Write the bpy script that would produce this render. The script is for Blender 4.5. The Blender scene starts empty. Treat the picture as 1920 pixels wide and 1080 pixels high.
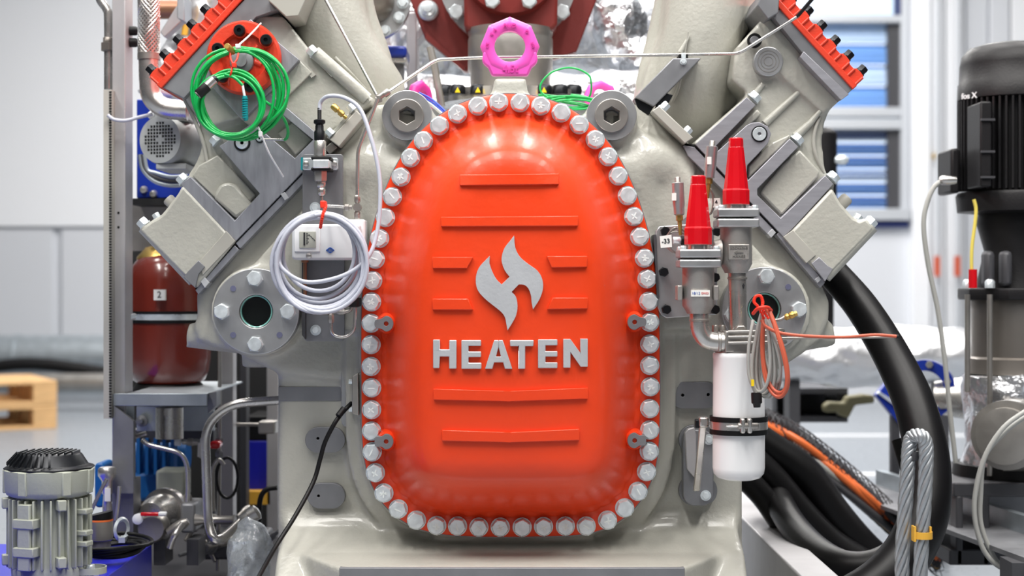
import bpy, bmesh, math, random
from mathutils import Vector, Matrix, Quaternion
random.seed(7)
R = math.radians
CZ = 0.85                                   # camera height above the floor
SC = bpy.context.scene
COL = SC.collection

# ---------------------------------------------------------------- camera, world, lights, exposure
cam_d = bpy.data.cameras.new('camera')
cam = bpy.data.objects.new('camera', cam_d); COL.objects.link(cam)
cam.location = (0, -3.0, CZ); cam.rotation_euler = (R(90), 0, 0)
cam_d.sensor_width = 36; cam_d.lens = 56.25
cam_d.clip_end = 200
cam_d.dof.use_dof = True; cam_d.dof.focus_distance = 2.97; cam_d.dof.aperture_fstop = 3.4
SC.camera = cam

world = bpy.data.worlds.new('world'); SC.world = world; world.use_nodes = True
wn = world.node_tree.nodes['Background']
wn.inputs[0].default_value = (0.80, 0.89, 1.0, 1); wn.inputs[1].default_value = 1.3

def area(x, y, z, sx, sy, power, col=(1, 0.97, 0.93), rot=(0, 0, 0)):
    l = bpy.data.lights.new('ceiling_light', 'AREA'); l.shape = 'RECTANGLE'
    l.size = sx; l.size_y = sy; l.energy = power; l.color = col
    o = bpy.data.objects.new('ceiling_light', l); COL.objects.link(o)
    o.location = (x, y, z); o.rotation_euler = [R(a) for a in rot]
    return o
for lx in (-2.2, -0.75, 0.75, 2.2):
    for ly, pw in ((-4.8, 16), (-1.7, 78), (1.8, 50), (6.5, 84)):
        area(lx, ly, 4.4, 0.4, 2.2, pw)

SC.view_settings.view_transform = 'Standard'
SC.view_settings.look = 'None'
SC.view_settings.gamma = 1.0
SC.view_settings.use_curve_mapping = False
SC.view_settings.exposure = 0.44

# ---------------------------------------------------------------- helpers
def W(px, py, d=0.0):
    s = (3.0 + d) / 3000.0
    return Vector(((px - 960) * s, d, CZ - (py - 540) * s))
def PX(n, d=0.0): return n * (3.0 + d) / 3000.0

def srgb(r, g, b):
    f = lambda c: (c / 255 / 12.92) if c / 255 <= 0.04045 else ((c / 255 + 0.055) / 1.055) ** 2.4
    return (f(r), f(g), f(b), 1)

MATS = {}
def mat(name, rgb, rough=0.5, metal=0.0, bump=None, var=None, stretch=None, coat=0.0, rot=0.0, trans=0.0, emit=None, rvar=0.0, spec=0.5):
    m = bpy.data.materials.new(name); m.use_nodes = True
    nt = m.node_tree; N = nt.nodes; L = nt.links
    b = N['Principled BSDF']
    b.inputs['Base Color'].default_value = srgb(*rgb)
    b.inputs['Roughness'].default_value = rough; b.inputs['Metallic'].default_value = metal
    b.inputs['Coat Weight'].default_value = coat; b.inputs['Coat Roughness'].default_value = 0.08
    b.inputs['Specular IOR Level'].default_value = spec
    if trans: b.inputs['Transmission Weight'].default_value = trans
    if emit:
        b.inputs['Emission Color'].default_value = srgb(*rgb); b.inputs['Emission Strength'].default_value = emit
    if bump or var or rvar:
        tc = N.new('ShaderNodeTexCoord'); mp = N.new('ShaderNodeMapping')
        L.new(tc.outputs['Object'], mp.inputs[0])
        if stretch: mp.inputs['Scale'].default_value = stretch
        mp.inputs['Rotation'].default_value = (0, R(rot), 0)
    if var:
        n = N.new('ShaderNodeTexNoise'); n.inputs['Scale'].default_value = var[0]; n.inputs['Detail'].default_value = 5
        L.new(mp.outputs[0], n.inputs[0])
        mr = N.new('ShaderNodeMapRange'); mr.inputs[1].default_value = 0.3; mr.inputs[2].default_value = 0.7
        mr.inputs[3].default_value = 1 - var[1]; mr.inputs[4].default_value = 1 + var[1]
        L.new(n.outputs[0], mr.inputs[0])
        vm = N.new('ShaderNodeVectorMath'); vm.operation = 'SCALE'; vm.inputs[0].default_value = srgb(*rgb)[:3]
        L.new(mr.outputs[0], vm.inputs['Scale']); L.new(vm.outputs[0], b.inputs['Base Color'])
    if rvar:
        n = N.new('ShaderNodeTexNoise'); n.inputs['Scale'].default_value = 25; n.inputs['Detail'].default_value = 4
        L.new(mp.outputs[0], n.inputs[0])
        mr = N.new('ShaderNodeMapRange'); mr.inputs[1].default_value = 0.3; mr.inputs[2].default_value = 0.7
        mr.inputs[3].default_value = max(0, rough - rvar); mr.inputs[4].default_value = rough + rvar
        L.new(n.outputs[0], mr.inputs[0]); L.new(mr.outputs[0], b.inputs['Roughness'])
    if bump:
        n = N.new('ShaderNodeTexNoise'); n.inputs['Scale'].default_value = bump[0]; n.inputs['Detail'].default_value = bump[2] if len(bump) > 2 else 3
        L.new(mp.outputs[0], n.inputs[0])
        bp = N.new('ShaderNodeBump'); bp.inputs['Strength'].default_value = bump[1]
        bp.inputs['Distance'].default_value = bump[3] if len(bump) > 3 else 0.002
        L.new(n.outputs[0], bp.inputs['Height']); L.new(bp.outputs[0], b.inputs['Normal'])
    MATS[name] = m
    return m

M_cast = mat('cast_paint', (180, 179, 170), 0.34, 0, bump=(120, 0.5, 4, 0.002), var=(7, 0.05), coat=0.25, rvar=0.06)
M_cast2 = mat('cast_paint_smooth', (176, 174, 166), 0.42, 0, bump=(60, 0.15, 2, 0.001), var=(9, 0.04))
M_mach = mat('milled_steel', (160, 160, 167), 0.45, 0.45, bump=(10, 0.25, 4, 0.0006), var=(9, 0.10), stretch=(2, 1, 14), rot=45)
M_machL = mat('milled_steel_left', (156, 158, 166), 0.45, 0.45, bump=(10, 0.25, 4, 0.0006), var=(9, 0.12), stretch=(14, 1, 2), rot=45)
M_turn = mat('turned_steel', (186, 187, 189), 0.38, 0.8, var=(30, 0.06), rvar=0.05)
M_plate = mat('dull_steel_plate', (134, 135, 139), 0.5, 0.5, var=(14, 0.12), rvar=0.08)
M_orange = mat('orange_gloss_paint', (232, 68, 30), 0.34, 0, bump=(75, 0.35, 3, 0.0014), var=(5, 0.05), coat=0.1, spec=0.35, rvar=0.05)
M_orange2 = mat('orange_satin_paint', (222, 66, 42), 0.40, 0, bump=(220, 0.4, 2, 0.001), var=(8, 0.05))
M_silver = mat('silver_paint', (190, 192, 196), 0.45, 0.25, bump=(160, 0.4, 3, 0.001), var=(20, 0.05))
M_zinc = mat('zinc_plated', (226, 234, 238), 0.34, 0.5, var=(60, 0.14), rvar=0.1, bump=(90, 0.3, 4, 0.0006))
M_chalk = mat('chalk_mark', (232, 240, 240), 0.9)
M_ss = mat('stainless', (206, 203, 199), 0.27, 0.85, var=(30, 0.08), rvar=0.06)
M_ssd = mat('stainless_satin', (170, 166, 161), 0.38, 0.8, var=(20, 0.1), rvar=0.06)
M_sscast = mat('stainless_cast', (172, 168, 164), 0.46, 0.7, bump=(260, 0.45, 2, 0.001), var=(30, 0.06))
M_galv = mat('galvanised', (176, 184, 190), 0.42, 0.7, var=(16, 0.12))
M_post = mat('post_steel', (186, 184, 186), 0.5, 0.6, var=(10, 0.07))
M_black = mat('black_rubber', (15, 15, 17), 0.5, 0, spec=0.3)
M_hose = mat('black_hose', (14, 13, 15), 0.42, 0, bump=(60, 0.2, 3, 0.001), var=(10, 0.3), spec=0.3)
M_blackp = mat('black_plastic', (27, 26, 28), 0.46, 0, spec=0.3, bump=(200, 0.2))
M_blackb = mat('black_oxide', (30, 32, 36), 0.35, 0.5)
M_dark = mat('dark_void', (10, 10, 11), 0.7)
M_darkgrey = mat('dark_grey_paint', (72, 72, 76), 0.5, 0.2)
M_greenc = mat('green_cable', (10, 172, 82), 0.38, 0, coat=0.2)
M_greyc = mat('lilac_grey_cable', (190, 193, 206), 0.42, 0, coat=0.1)
M_greyc2 = mat('grey_cable', (172, 172, 168), 0.45)
M_saml = mat('salmon_cable', (206, 98, 72), 0.42)
M_white = mat('white_plastic', (236, 238, 240), 0.38, 0)
M_filter = mat('white_gloss_paint', (250, 250, 251), 0.25, 0, coat=0.3)
M_box = mat('grey_white_plastic', (214, 217, 220), 0.45)
M_pink = mat('pink_powder', (240, 88, 190), 0.36, 0, bump=(120, 0.12), coat=0.15)
M_pinkd = mat('pink_relief', (214, 66, 166), 0.42)
M_pink2 = mat('pink_powder_deep', (214, 52, 150), 0.4, 0)
M_red = mat('red_cap_gloss', (206, 18, 30), 0.2, 0, coat=0.5, var=(20, 0.05))
M_tie = mat('red_tie', (242, 58, 36), 0.45)
M_brass = mat('brass', (204, 170, 96), 0.32, 0.85)
M_teal = mat('teal_plastic', (0, 140, 146), 0.45)
M_tank = mat('oxide_red_enamel', (112, 40, 30), 0.22, 0, coat=0.4)
M_maroon = mat('maroon_paint', (116, 38, 34), 0.42, 0, bump=(80, 0.2), var=(8, 0.06))
M_blue = mat('blue_paint', (8, 44, 150), 0.38, 0, coat=0.2)
M_blued = mat('deep_blue_plate', (20, 26, 176), 0.42, 0)
M_blue2 = mat('petrol_blue_motor', (12, 92, 160), 0.45, 0)
M_motor = mat('grey_green_motor', (164, 168, 156), 0.5, 0, bump=(160, 0.2))
M_fan = mat('fan_grey', (176, 180, 180), 0.45)
M_brownrub = mat('copper_tube', (150, 108, 84), 0.4, 0.6)
M_foil = mat('crumpled_foil', (236, 238, 242), 0.28, 0.95, bump=(7, 1.0, 6, 0.05), var=(6, 0.08))
M_foil2 = mat('smooth_foil', (232, 233, 236), 0.36, 0.8, bump=(5, 0.7, 5, 0.03))
M_barrel = mat('pump_barrel', (132, 126, 120), 0.4, 0.7, var=(8, 0.05))
M_wood = mat('pallet_wood', (214, 172, 120), 0.7, 0, bump=(30, 0.3), var=(12, 0.14), stretch=(1, 1, 6))
M_floor = mat('floor_coating', (136, 142, 149), 0.32, 0, var=(0.6, 0.04), rvar=0.06)
M_wallu = mat('wall_white', (240, 242, 246), 0.7, 0, var=(0.5, 0.015))
M_walll = mat('wall_grey', (212, 215, 221), 0.7, 0, var=(0.5, 0.02))
M_wallf = mat('wall_darker_grey', (92, 92, 96), 0.7)
M_ceil = mat('ceiling_white', (236, 236, 236), 0.8)
M_frame = mat('window_frame_alu', (196, 200, 206), 0.5, 0.2)
M_navy = mat('navy_trim', (18, 36, 96), 0.5)
M_slat = mat('blue_louvre', (120, 165, 225), 0.25, 0.0)
M_slatl = mat('pale_louvre', (205, 226, 248), 0.25, 0.0)
M_glass = mat('window_glass', (235, 245, 255), 0.02, 0, trans=1.0)
M_sight = mat('sight_glass', (18, 22, 22), 0.06, 0, coat=0.6)
M_tealg = mat('glass_rim', (120, 178, 170), 0.2, 0)
M_rope = mat('wire_rope_steel', (176, 180, 184), 0.4, 0.7, bump=(90, 0.4, 3, 0.001), var=(60, 0.1))
M_yellow = mat('yellow_tape', (226, 172, 60), 0.5)
M_yel = mat('yellow_cap', (250, 214, 20), 0.5)
M_wrap = mat('clear_film', (226, 232, 236), 0.12, 0, trans=0.75, bump=(18, 1.0, 5, 0.02))
M_orangec = mat('orange_cable', (240, 120, 60), 0.45)
M_bluec = mat('blue_wire', (50, 80, 200), 0.4)
M_ink = mat('ink', (28, 30, 36), 0.7)
M_inkb = mat('blue_print', (36, 84, 170), 0.6)
M_sticker = mat('paper_sticker', (236, 236, 232), 0.6)
M_braid = mat('steel_braid', (190, 186, 180), 0.3, 0.9, bump=(260, 0.5))
M_olive = mat('olive_rubber', (128, 122, 92), 0.6)

def finish(me, smooth=40):
    if smooth is None: return me
    for p in me.polygons: p.use_smooth = True
    me.set_sharp_from_angle(angle=R(smooth))
    return me

WM = {}
def link(name, me, parent=None, bevel=0, seg=2, loc=None, rot=None):
    o = bpy.data.objects.new(name, me); COL.objects.link(o)
    m = Matrix.Identity(4)
    if loc is not None:
        o.location = loc; m = Matrix.Translation(loc)
    if rot is not None:
        o.rotation_mode = 'QUATERNION'; o.rotation_quaternion = rot; m = m @ rot.to_matrix().to_4x4()
    WM[o.name] = m
    if parent is not None:
        o.parent = parent; o.matrix_parent_inverse = WM[parent.name].inverted()
    if bevel:
        b = o.modifiers.new('bevel', 'BEVEL'); b.width = bevel; b.segments = seg; b.limit_method = 'ANGLE'; b.angle_limit = R(35)
    return o

def thing(name, label, cat, loc=(0, 0, 0), group=None):
    o = bpy.data.objects.new(name, None); COL.objects.link(o); o.location = loc
    o.empty_display_size = 0.05
    WM[o.name] = Matrix.Translation(loc)
    o['label'] = label; o['category'] = cat
    if group: o['group'] = group
    return o
def tag(o, label, cat, group=None):
    o['label'] = label; o['category'] = cat
    if group: o['group'] = group
    return o
def struct(o):
    o['kind'] = 'structure'; return o

class B:
    """a bmesh builder; every shape is added in world space"""
    def __init__(s): s.bm = bmesh.new()
    def ext(s, pts, vec):
        vec = Vector(vec); n = len(pts)
        a = [s.bm.verts.new(p) for p in pts]; b = [s.bm.verts.new(Vector(p) + vec) for p in pts]
        fs = [s.bm.faces.new(a), s.bm.faces.new(b[::-1])]
        for i in range(n): fs.append(s.bm.faces.new((a[i], b[i], b[(i + 1) % n], a[(i + 1) % n])))
        bmesh.ops.recalc_face_normals(s.bm, faces=fs)
        return s
    def prism(s, px, d0, d1):
        return s.ext([W(x, y, d0) for x, y in px], (0, d1 - d0, 0))
    def rect(s, x0, y0, x1, y1, d0, d1):
        return s.prism([(x0, y0), (x1, y0), (x1, y1), (x0, y1)], d0, d1)
    def box(s, a, b):
        (x0, y0, z0), (x1, y1, z1) = a, b
        return s.ext([(x0, y0, z0), (x1, y0, z0), (x1, y0, z1), (x0, y0, z1)], (0, y1 - y0, 0))
    def lathe(s, o, axis, prof, n=32, a0=0.0):
        """prof: list of (radius, height along axis)"""
        o = Vector(o); axis = Vector(axis).normalized()
        u = axis.orthogonal().normalized() if abs(axis.y) < 0.9 else Vector((1, 0, 0)); u = (u - axis * u.dot(axis)).normalized()
        v = axis.cross(u); rings = []; fs = []
        for r, h in prof:
            if r < 1e-6: rings.append([s.bm.verts.new(o + axis * h)])
            else: rings.append([s.bm.verts.new(o + axis * h + (u * math.cos(a0 + 2 * math.pi * k / n) + v * math.sin(a0 + 2 * math.pi * k / n)) * r) for k in range(n)])
        for i in range(len(rings) - 1):
            p, q = rings[i], rings[i + 1]
            for k in range(n):
                k2 = (k + 1) % n
                if len(p) == 1 and len(q) == 1: continue
                if len(p) == 1: fs.append(s.bm.faces.new((p[0], q[k2], q[k])))
                elif len(q) == 1: fs.append(s.bm.faces.new((p[k], p[k2], q[0])))
                else: fs.append(s.bm.faces.new((p[k], p[k2], q[k2], q[k])))
        if len(rings[0]) > 1: fs.append(s.bm.faces.new(rings[0][::-1]))
        if len(rings[-1]) > 1: fs.append(s.bm.faces.new(rings[-1]))
        bmesh.ops.recalc_face_normals(s.bm, faces=fs)
        return s
    def ring(s, o, axis, prof, n=32):
        """closed profile lathe (no caps): list of (r,h) loop"""
        o = Vector(o); axis = Vector(axis).normalized()
        u = Vector((1, 0, 0)) if abs(axis.x) < 0.9 else Vector((0, 1, 0)); u = (u - axis * u.dot(axis)).normalized(); v = axis.cross(u)
        rings = [[s.bm.verts.new(o + axis * h + (u * math.cos(2 * math.pi * k / n) + v * math.sin(2 * math.pi * k / n)) * r) for k in range(n)] for r, h in prof]
        fs = []
        for i in range(len(rings)):
            p, q = rings[i], rings[(i + 1) % len(rings)]
            for k in range(n): fs.append(s.bm.faces.new((p[k], p[(k + 1) % n], q[(k + 1) % n], q[k])))
        bmesh.ops.recalc_face_normals(s.bm, faces=fs)
        return s
    def cyl(s, a, b, r, r2=None, n=24):
        a = Vector(a); b = Vector(b); h = (b - a).length
        return s.lathe(a, b - a, [(r, 0), (r if r2 is None else r2, h)], n)
    def tube(s, pts, r, n=10, smooth=0, closed=False, rr=None):
        pts = [Vector(p) for p in pts]
        if smooth: pts = catmull(pts, smooth, closed)
        N = len(pts); rings = []; fs = []
        T = []
        for i in range(N):
            a = pts[(i - 1) % N] if (closed or i > 0) else pts[i]; b = pts[(i + 1) % N] if (closed or i < N - 1) else pts[i]
            T.append((b - a).normalized() if (b - a).length > 1e-9 else Vector((0, 0, 1)))
        u = T[0].orthogonal().normalized()
        for i in range(N):
            if i: u = T[i - 1].rotation_difference(T[i]) @ u
            u = (u - T[i] * u.dot(T[i])).normalized(); v = T[i].cross(u)
            ri = rr(i / (N - 1)) if rr else r
            rings.append([s.bm.verts.new(pts[i] + (u * math.cos(2 * math.pi * k / n) + v * math.sin(2 * math.pi * k / n)) * ri) for k in range(n)])
        M = N if closed else N - 1
        for i in range(M):
            p, q = rings[i], rings[(i + 1) % N]
            for k in range(n): fs.append(s.bm.faces.new((p[k], p[(k + 1) % n], q[(k + 1) % n], q[k])))
        if not closed:
            fs.append(s.bm.faces.new(rings[0][::-1])); fs.append(s.bm.faces.new(rings[-1]))
        bmesh.ops.recalc_face_normals(s.bm, faces=fs)
        return s
    def hexa(s, o, axis, r, h, ch=0.15, rot=0.0):
        """hex head with chamfered top"""
        o = Vector(o); axis = Vector(axis).normalized()
        s.lathe(o, axis, [(r, 0), (r, h * (1 - ch)), (r * 0.88, h), (r * 0.80, h), (0, h * 0.97)], 6, rot)
        return s
    def mesh(s, name, m, smooth=35):
        me = bpy.data.meshes.new(name); s.bm.to_mesh(me); s.bm.free()
        me.materials.append(m); finish(me, smooth); return me
    def obj(s, name, m, parent=None, bevel=0, smooth=47, seg=2):
        return link(name, s.mesh(name, m, smooth), parent, bevel, seg)

def catmull(P, k, closed=False):
    out = []; n = len(P)
    for i in range(n if closed else n - 1):
        p0 = P[(i - 1) % n] if (closed or i > 0) else P[0] * 2 - P[1]
        p1 = P[i]; p2 = P[(i + 1) % n]; p3 = P[(i + 2) % n] if (closed or i < n - 2) else P[n - 1] * 2 - P[n - 2]
        for j in range(k):
            t = j / k
            out.append(0.5 * ((2 * p1) + (p2 - p0) * t + (2 * p0 - 5 * p1 + 4 * p2 - p3) * t * t + (3 * p1 - p0 - 3 * p2 + p3) * t ** 3))
    if not closed: out.append(P[-1].copy())
    return out
def sm(pts, k=4, closed=True):
    return [(p.x, p.y) for p in catmull([Vector((x, y)) for x, y in pts], k, closed)]
def circ(cx, cy, r, n=32, ry=None):
    return [(cx + r * math.cos(2 * math.pi * i / n), cy + (ry or r) * math.sin(2 * math.pi * i / n)) for i in range(n)]
def rrect(x0, y0, x1, y1, r, n=5):
    out = []
    for cx, cy, a in ((x1 - r, y0 + r, -90), (x1 - r, y1 - r, 0), (x0 + r, y1 - r, 90), (x0 + r, y0 + r, 180)):
        for i in range(n + 1):
            t = R(a + 90 * i / n); out.append((cx + r * math.cos(t), cy + r * math.sin(t)))
    return out
def PT(pts, d=0.0):
    """pixel path; a third value overrides the depth"""
    return [W(p[0], p[1], p[2] if len(p) > 2 else d) for p in pts]

def filled(loops, d0, d1, name, m, parent=None, bevel=0.0):
    """2-D outline(s) with holes -> solid plate between depths (curve filling, turned into a mesh)"""
    cu = bpy.data.curves.new('tmp', 'CURVE'); cu.dimensions = '2D'; cu.fill_mode = 'BOTH'
    th = (d1 - d0); cu.extrude = th / 2 - bevel; cu.bevel_depth = bevel; cu.bevel_resolution = 1
    for lp in loops:
        sp = cu.splines.new('POLY'); sp.points.add(len(lp) - 1); sp.use_cyclic_u = True
        for q, (x, y) in zip(sp.points, lp):
            w = W(x, y, d0); q.co = (w.x, w.z, 0, 1)
    return from_curve(cu, Matrix.Translation((0, (d0 + d1) / 2, 0)) @ Matrix.Rotation(R(90), 4, 'X'), name, m, parent)
def from_curve(cu, mx, name, m, parent=None):
    ob = bpy.data.objects.new('tmp', cu); COL.objects.link(ob)
    dg = bpy.context.evaluated_depsgraph_get()
    me = bpy.data.meshes.new_from_object(ob.evaluated_get(dg))
    bpy.data.objects.remove(ob); bpy.data.curves.remove(cu)
    me.transform(mx); me.name = name; me.materials.clear(); me.materials.append(m); finish(me, 35)
    return link(name, me, parent)
def text(body, px, py, d, size_px, name, m, parent=None, th=0.001, angle=0.0, bold=0.0, extra=None, align='CENTER', sx=1.0):
    cu = bpy.data.curves.new('tmp', 'FONT'); cu.body = body; cu.size = PX(size_px, d); cu.extrude = th; cu.offset = bold
    cu.align_x = align; cu.align_y = 'CENTER'
    mx = Matrix.Translation(W(px, py, d)) @ (extra or Matrix.Identity(4)) @ Matrix.Rotation(R(90), 4, 'X') @ Matrix.Rotation(R(angle), 4, 'Z') @ Matrix.Diagonal((sx, 1, 1, 1))
    return from_curve(cu, mx, name, m, parent)

def cast(bld, name, m, parent, voxel=0.008, it=8, fac=0.5):
    """union of rough blocks -> voxel remesh -> smooth: a casting with filleted joins"""
    me = bpy.data.meshes.new('tmp'); bld.bm.to_mesh(me); bld.bm.free()
    ob = bpy.data.objects.new('tmp', me); COL.objects.link(ob)
    r = ob.modifiers.new('r', 'REMESH'); r.mode = 'VOXEL'; r.voxel_size = voxel; r.adaptivity = 0
    s_ = ob.modifiers.new('s', 'SMOOTH'); s_.factor = fac; s_.iterations = it
    dg = bpy.context.evaluated_depsgraph_get()
    out = bpy.data.meshes.new_from_object(ob.evaluated_get(dg)); bpy.data.objects.remove(ob)
    out.materials.clear(); out.materials.append(m)
    for p in out.polygons: p.use_smooth = True
    return link(name, out, parent)

def hexbolt_mesh(r, h, m, washer=1.12, name='hex_bolt', wt=0.0025):
    b = B()
    if washer: b.lathe((0, 0, 0), (0, -1, 0), [(r * washer, 0), (r * washer, wt)], 24)
    b.hexa((0, -wt if washer else 0, 0), (0, -1, 0), r, h)
    b.lathe((0, -wt, 0), (0, -1, 0), [(r * 0.86, h * 0.9), (r * 0.80, h * 1.03), (0, h * 1.04)], 20)
    return b.mesh(name, m, 30)
def rotY(a): return Quaternion((0, 1, 0), a)
def place(name, me, parent, px, py, d, a=0.0, q=None):
    return link(name, me, parent, loc=W(px, py, d), rot=(q or rotY(a)))
def along(dirv):
    """rotation that turns -Y onto dirv"""
    return Vector((0, -1, 0)).rotation_difference(Vector(dirv).normalized())
# ================================================================ THE SETTING
struct(B().box((-16, -9, -0.1), (16, 10.2, 0)).obj('floor', M_floor))
struct(B().box((-16, 10.0, 0), (-1.0, 10.2, 6.0)).obj('wall_back_left', M_walll))
struct(B().box((-16.2, -9, 0), (-16, 10.2, 5.6)).obj('wall_left', M_wallf))
struct(B().box((16, -9, 0), (16.2, 10.2, 5.6)).obj('wall_right', M_wallf))
struct(B().box((-16, -9.2, 0), (16, -9, 5.6)).obj('wall_front', M_wallf))
struct(B().box((-16, -9, 5.6), (16, 10.2, 5.8)).obj('ceiling', M_ceil))
# upper cladding of the back wall, left of the machine, ends above the grey plinth panel
_y = W(0, 425, 9.9).z
struct(B().box((-16, 9.93, _y), (-1.0, 10.0, 6.0)).obj('trim_1', M_wallu, bevel=0.01))
for k in range(6):
    x0 = W(95, 0, 9.9).x - 1.06 * (k - 2)
    struct(B().box((x0 - 0.99, 9.96, 0.12), (x0, 10.0, _y - 0.01)).obj('trim_2', M_walll, bevel=0.006))
struct(B().box((-16, 9.94, 0), (-1.0, 10.0, 0.12)).obj('baseboard_left', M_galv))
# right half: wall with the window opening
D9 = 9.0
wx0, wx1 = W(1380, 0, D9).x, W(1704, 0, D9).x
wz0, wz1 = W(0, 414, D9).z, 3.3
b = B(); b.box((-1.0, D9, 0), (wx0, D9 + .2, 6)); b.box((wx1, D9, 0), (16, D9 + .2, 6))
b.box((wx0, D9, 0), (wx1, D9 + .2, wz0)); b.box((wx0, D9, wz1), (wx1, D9 + .2, 6))
struct(b.obj('wall_back_right', M_walll))
for (x0, x1, m_, dd) in ((1706, 1738, M_wallu, .10), (1741, 1768, M_wallu, .06), (1771, 1806, M_wallu, .05), (1809, 1850, M_walll, .03), (1853, 1890, M_walll, .05), (1893, 1960, M_wallu, .04), (1963, 2060, M_wallu, .04)):
    struct(B().box((W(x0, 0, D9).x, D9 - dd, 0.1), (W(x1, 0, D9).x, D9, 6)).obj('trim_3', m_, bevel=0.008))
wn_ = thing('window_1', 'metal framed louvre window with blue slats in the back wall', 'window', (W(1630, 0, D9).x, D9, wz0)); struct(wn_); del wn_['category']
def wbar(n, x0, y0, x1, y1, m_, a=-.03, c=.12): return B().rect(x0, y0, x1, y1, D9 + a, D9 + c).obj(n, m_, wn_, bevel=0.006)
wbar('window_frame', 1690, -60, 1704, 412, M_frame); wbar('window_frame', 1378, -60, 1394, 412, M_frame)
wbar('transom', 1394, 28, 1690, 42, M_frame); wbar('transom', 1394, 201, 1690, 219, M_frame)
wbar('transom', 1394, 223, 1690, 242, M_frame); wbar('window_sill', 1372, 391, 1708, 413, M_frame, -.08)
wbar('transom', 1394, -60, 1690, -40, M_frame)
wbar('blue_post', 1683, -40, 1690, 28, M_navy)
struct(B().rect(1360, 415, 1704, 426, D9 - .05, D9).obj('trim_4', M_navy))
for (ya, yb) in ((42, 201), (242, 391)):
    n = 4 if ya < 100 else 6
    h = (yb - ya) / n
    b = B(); b.rect(1664, ya, 1690, yb, D9 + .02, D9 + .09)
    b.obj('louvre_gear', M_darkgrey, wn_)
    for k in range(n):
        y = ya + h * k
        s = B()
        s.ext([W(1394, y + 2, D9 + .10), W(1672, y + 2, D9 + .10), W(1672, y + h - 1, D9 + .05), W(1394, y + h - 1, D9 + .05)], (0, .012, 0))
        s.obj('louvre_slat', (M_slatl if k % 2 == 0 else M_slat) if ya < 100 else (M_slat if k % 3 else M_slatl), wn_)
        for q in range(3 if ya < 100 else 2):
            yy = y + h * (q + .75) / 3.3
            B().rect(1394, yy, 1670, yy + (1.2 if ya < 100 else 3.5), D9 + .035, D9 + .045).obj('louvre_rib', M_slat if ya < 100 else M_navy, wn_)
B().rect(1394, -40, 1683, 28, D9 + .05, D9 + .06).obj('pane', M_glass, wn_)

# conduits on the right wall, each with a red label
for i, (x, w_) in enumerate(((1759, 7), (1797, 8))):
    t = thing('wall_conduit', ['white wall conduit nearest the window, with a red label', 'white wall conduit just left of the black pump, with a red label'][i], 'pipe', W(x, 735, D9 - .15))
    B().cyl(W(x, -80, D9 - .15), W(x, 660, D9 - .15), PX(w_ / 2 + 1, D9)).obj('pipe', M_frame, t)
    B().rect(x - 7, 480, x + 4, 518, D9 - .22, D9 - .20).obj('label', M_saml, t)
tag(B().lathe(W(1754, 293, D9 - .1), (0, -1, 0), [(PX(7, D9), 0), (PX(7, D9), .02), (PX(3, D9), .05), (0, .055)]).obj('wall_stud', M_brass), 'small brass coloured stud on the white wall right of the window', 'stud')

# duct pipes along the foot of the left wall
t = thing('floor_duct', 'wide galvanised duct lying along the foot of the left wall', 'duct', (-4, 8.9, 0.25))
B().cyl(W(-700, 668, 8.9), W(700, 668, 8.9), PX(40, 8.9), n=32).obj('duct_shell', M_galv, t)
for x in (-300, 30, 330): B().cyl(W(x, 668, 8.9), W(x + 6, 668, 8.9), PX(42, 8.9), n=32).obj('duct_seam', M_galv, t)
tag(B().cyl(W(-700, 716, 8.0), W(700, 716, 8.0), PX(16, 8.0), n=24).obj('floor_pipe', M_ssd), 'narrow grey pipe on the floor before the wide duct', 'pipe')
tag(B().tube(PT([(-200, 712), (-60, 694), (30, 683), (90, 684), (140, 690), (210, 700), (330, 708)], 8.15), .045, 10, 6).obj('floor_hose', M_black), 'black hose humped over the floor between duct and narrow pipe', 'hose')

# ---------------------------------------------------------------- pallets
def pallet(name, label, z0, cx, cy, ang):
    t = thing(name, label, 'pallet', (cx, cy, z0), 'wooden pallets stacked at the left edge')
    mx = Matrix.Translation((cx, cy, z0)) @ Matrix.Rotation(R(ang), 4, 'Z')
    def bx(n, a, c):
        b = B(); b.box(a, c); b.bm.transform(mx); b.obj(n, M_wood, t, bevel=0.003)
    for y in (-.35, 0, .35): bx('bottom_board', (-.6, y - .05, 0), (.6, y + .05, .022))
    for x in (-.53, 0, .53):
        for y in (-.35, 0, .35): bx('block', (x - .07, y - .05, .022), (x + .07, y + .05, .1))
        bx('stringer_board', (x - .07, -.4, .1), (x + .07, .4, .122))
    for k in range(5): bx('top_board', (-.6, -.4 + k * .17, .122), (.6, -.4 + k * .17 + .12, .144))
pallet('wooden_pallet', 'lower wooden pallet of the stack of two', 0.0, W(60, 0, 6.3).x - .68, 6.75, 28)
pallet('wooden_pallet', 'upper wooden pallet of the stack of two', 0.147, W(60, 0, 6.3).x - .68, 6.75, 28)

# ---------------------------------------------------------------- engine skid
t = thing('machine_skid', 'grey steel base frame beams carrying the machine', 'frame', (0, 0.5, 0))
B().box((.545, -.35, .12), (.62, 3.2, CZ - .545)).obj('side_beam', M_post, t, bevel=.004)
B().box((-.62, -.35, .02), (.66, -.20, .08)).obj('cross_beam', M_post, t, bevel=.004)
B().box((-.74, .2, .02), (.66, .35, .12)).obj('cross_beam', M_post, t, bevel=.004)
B().box((-1.3, 0.46, 0.10), (-.5, 1.6, .16)).obj('drip_tray', M_darkgrey, t, bevel=.004)
B().box((-1.3, 0.46, 0.0), (-1.2, 1.6, .10)).obj('side_beam', M_darkgrey, t, bevel=.004)

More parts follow.
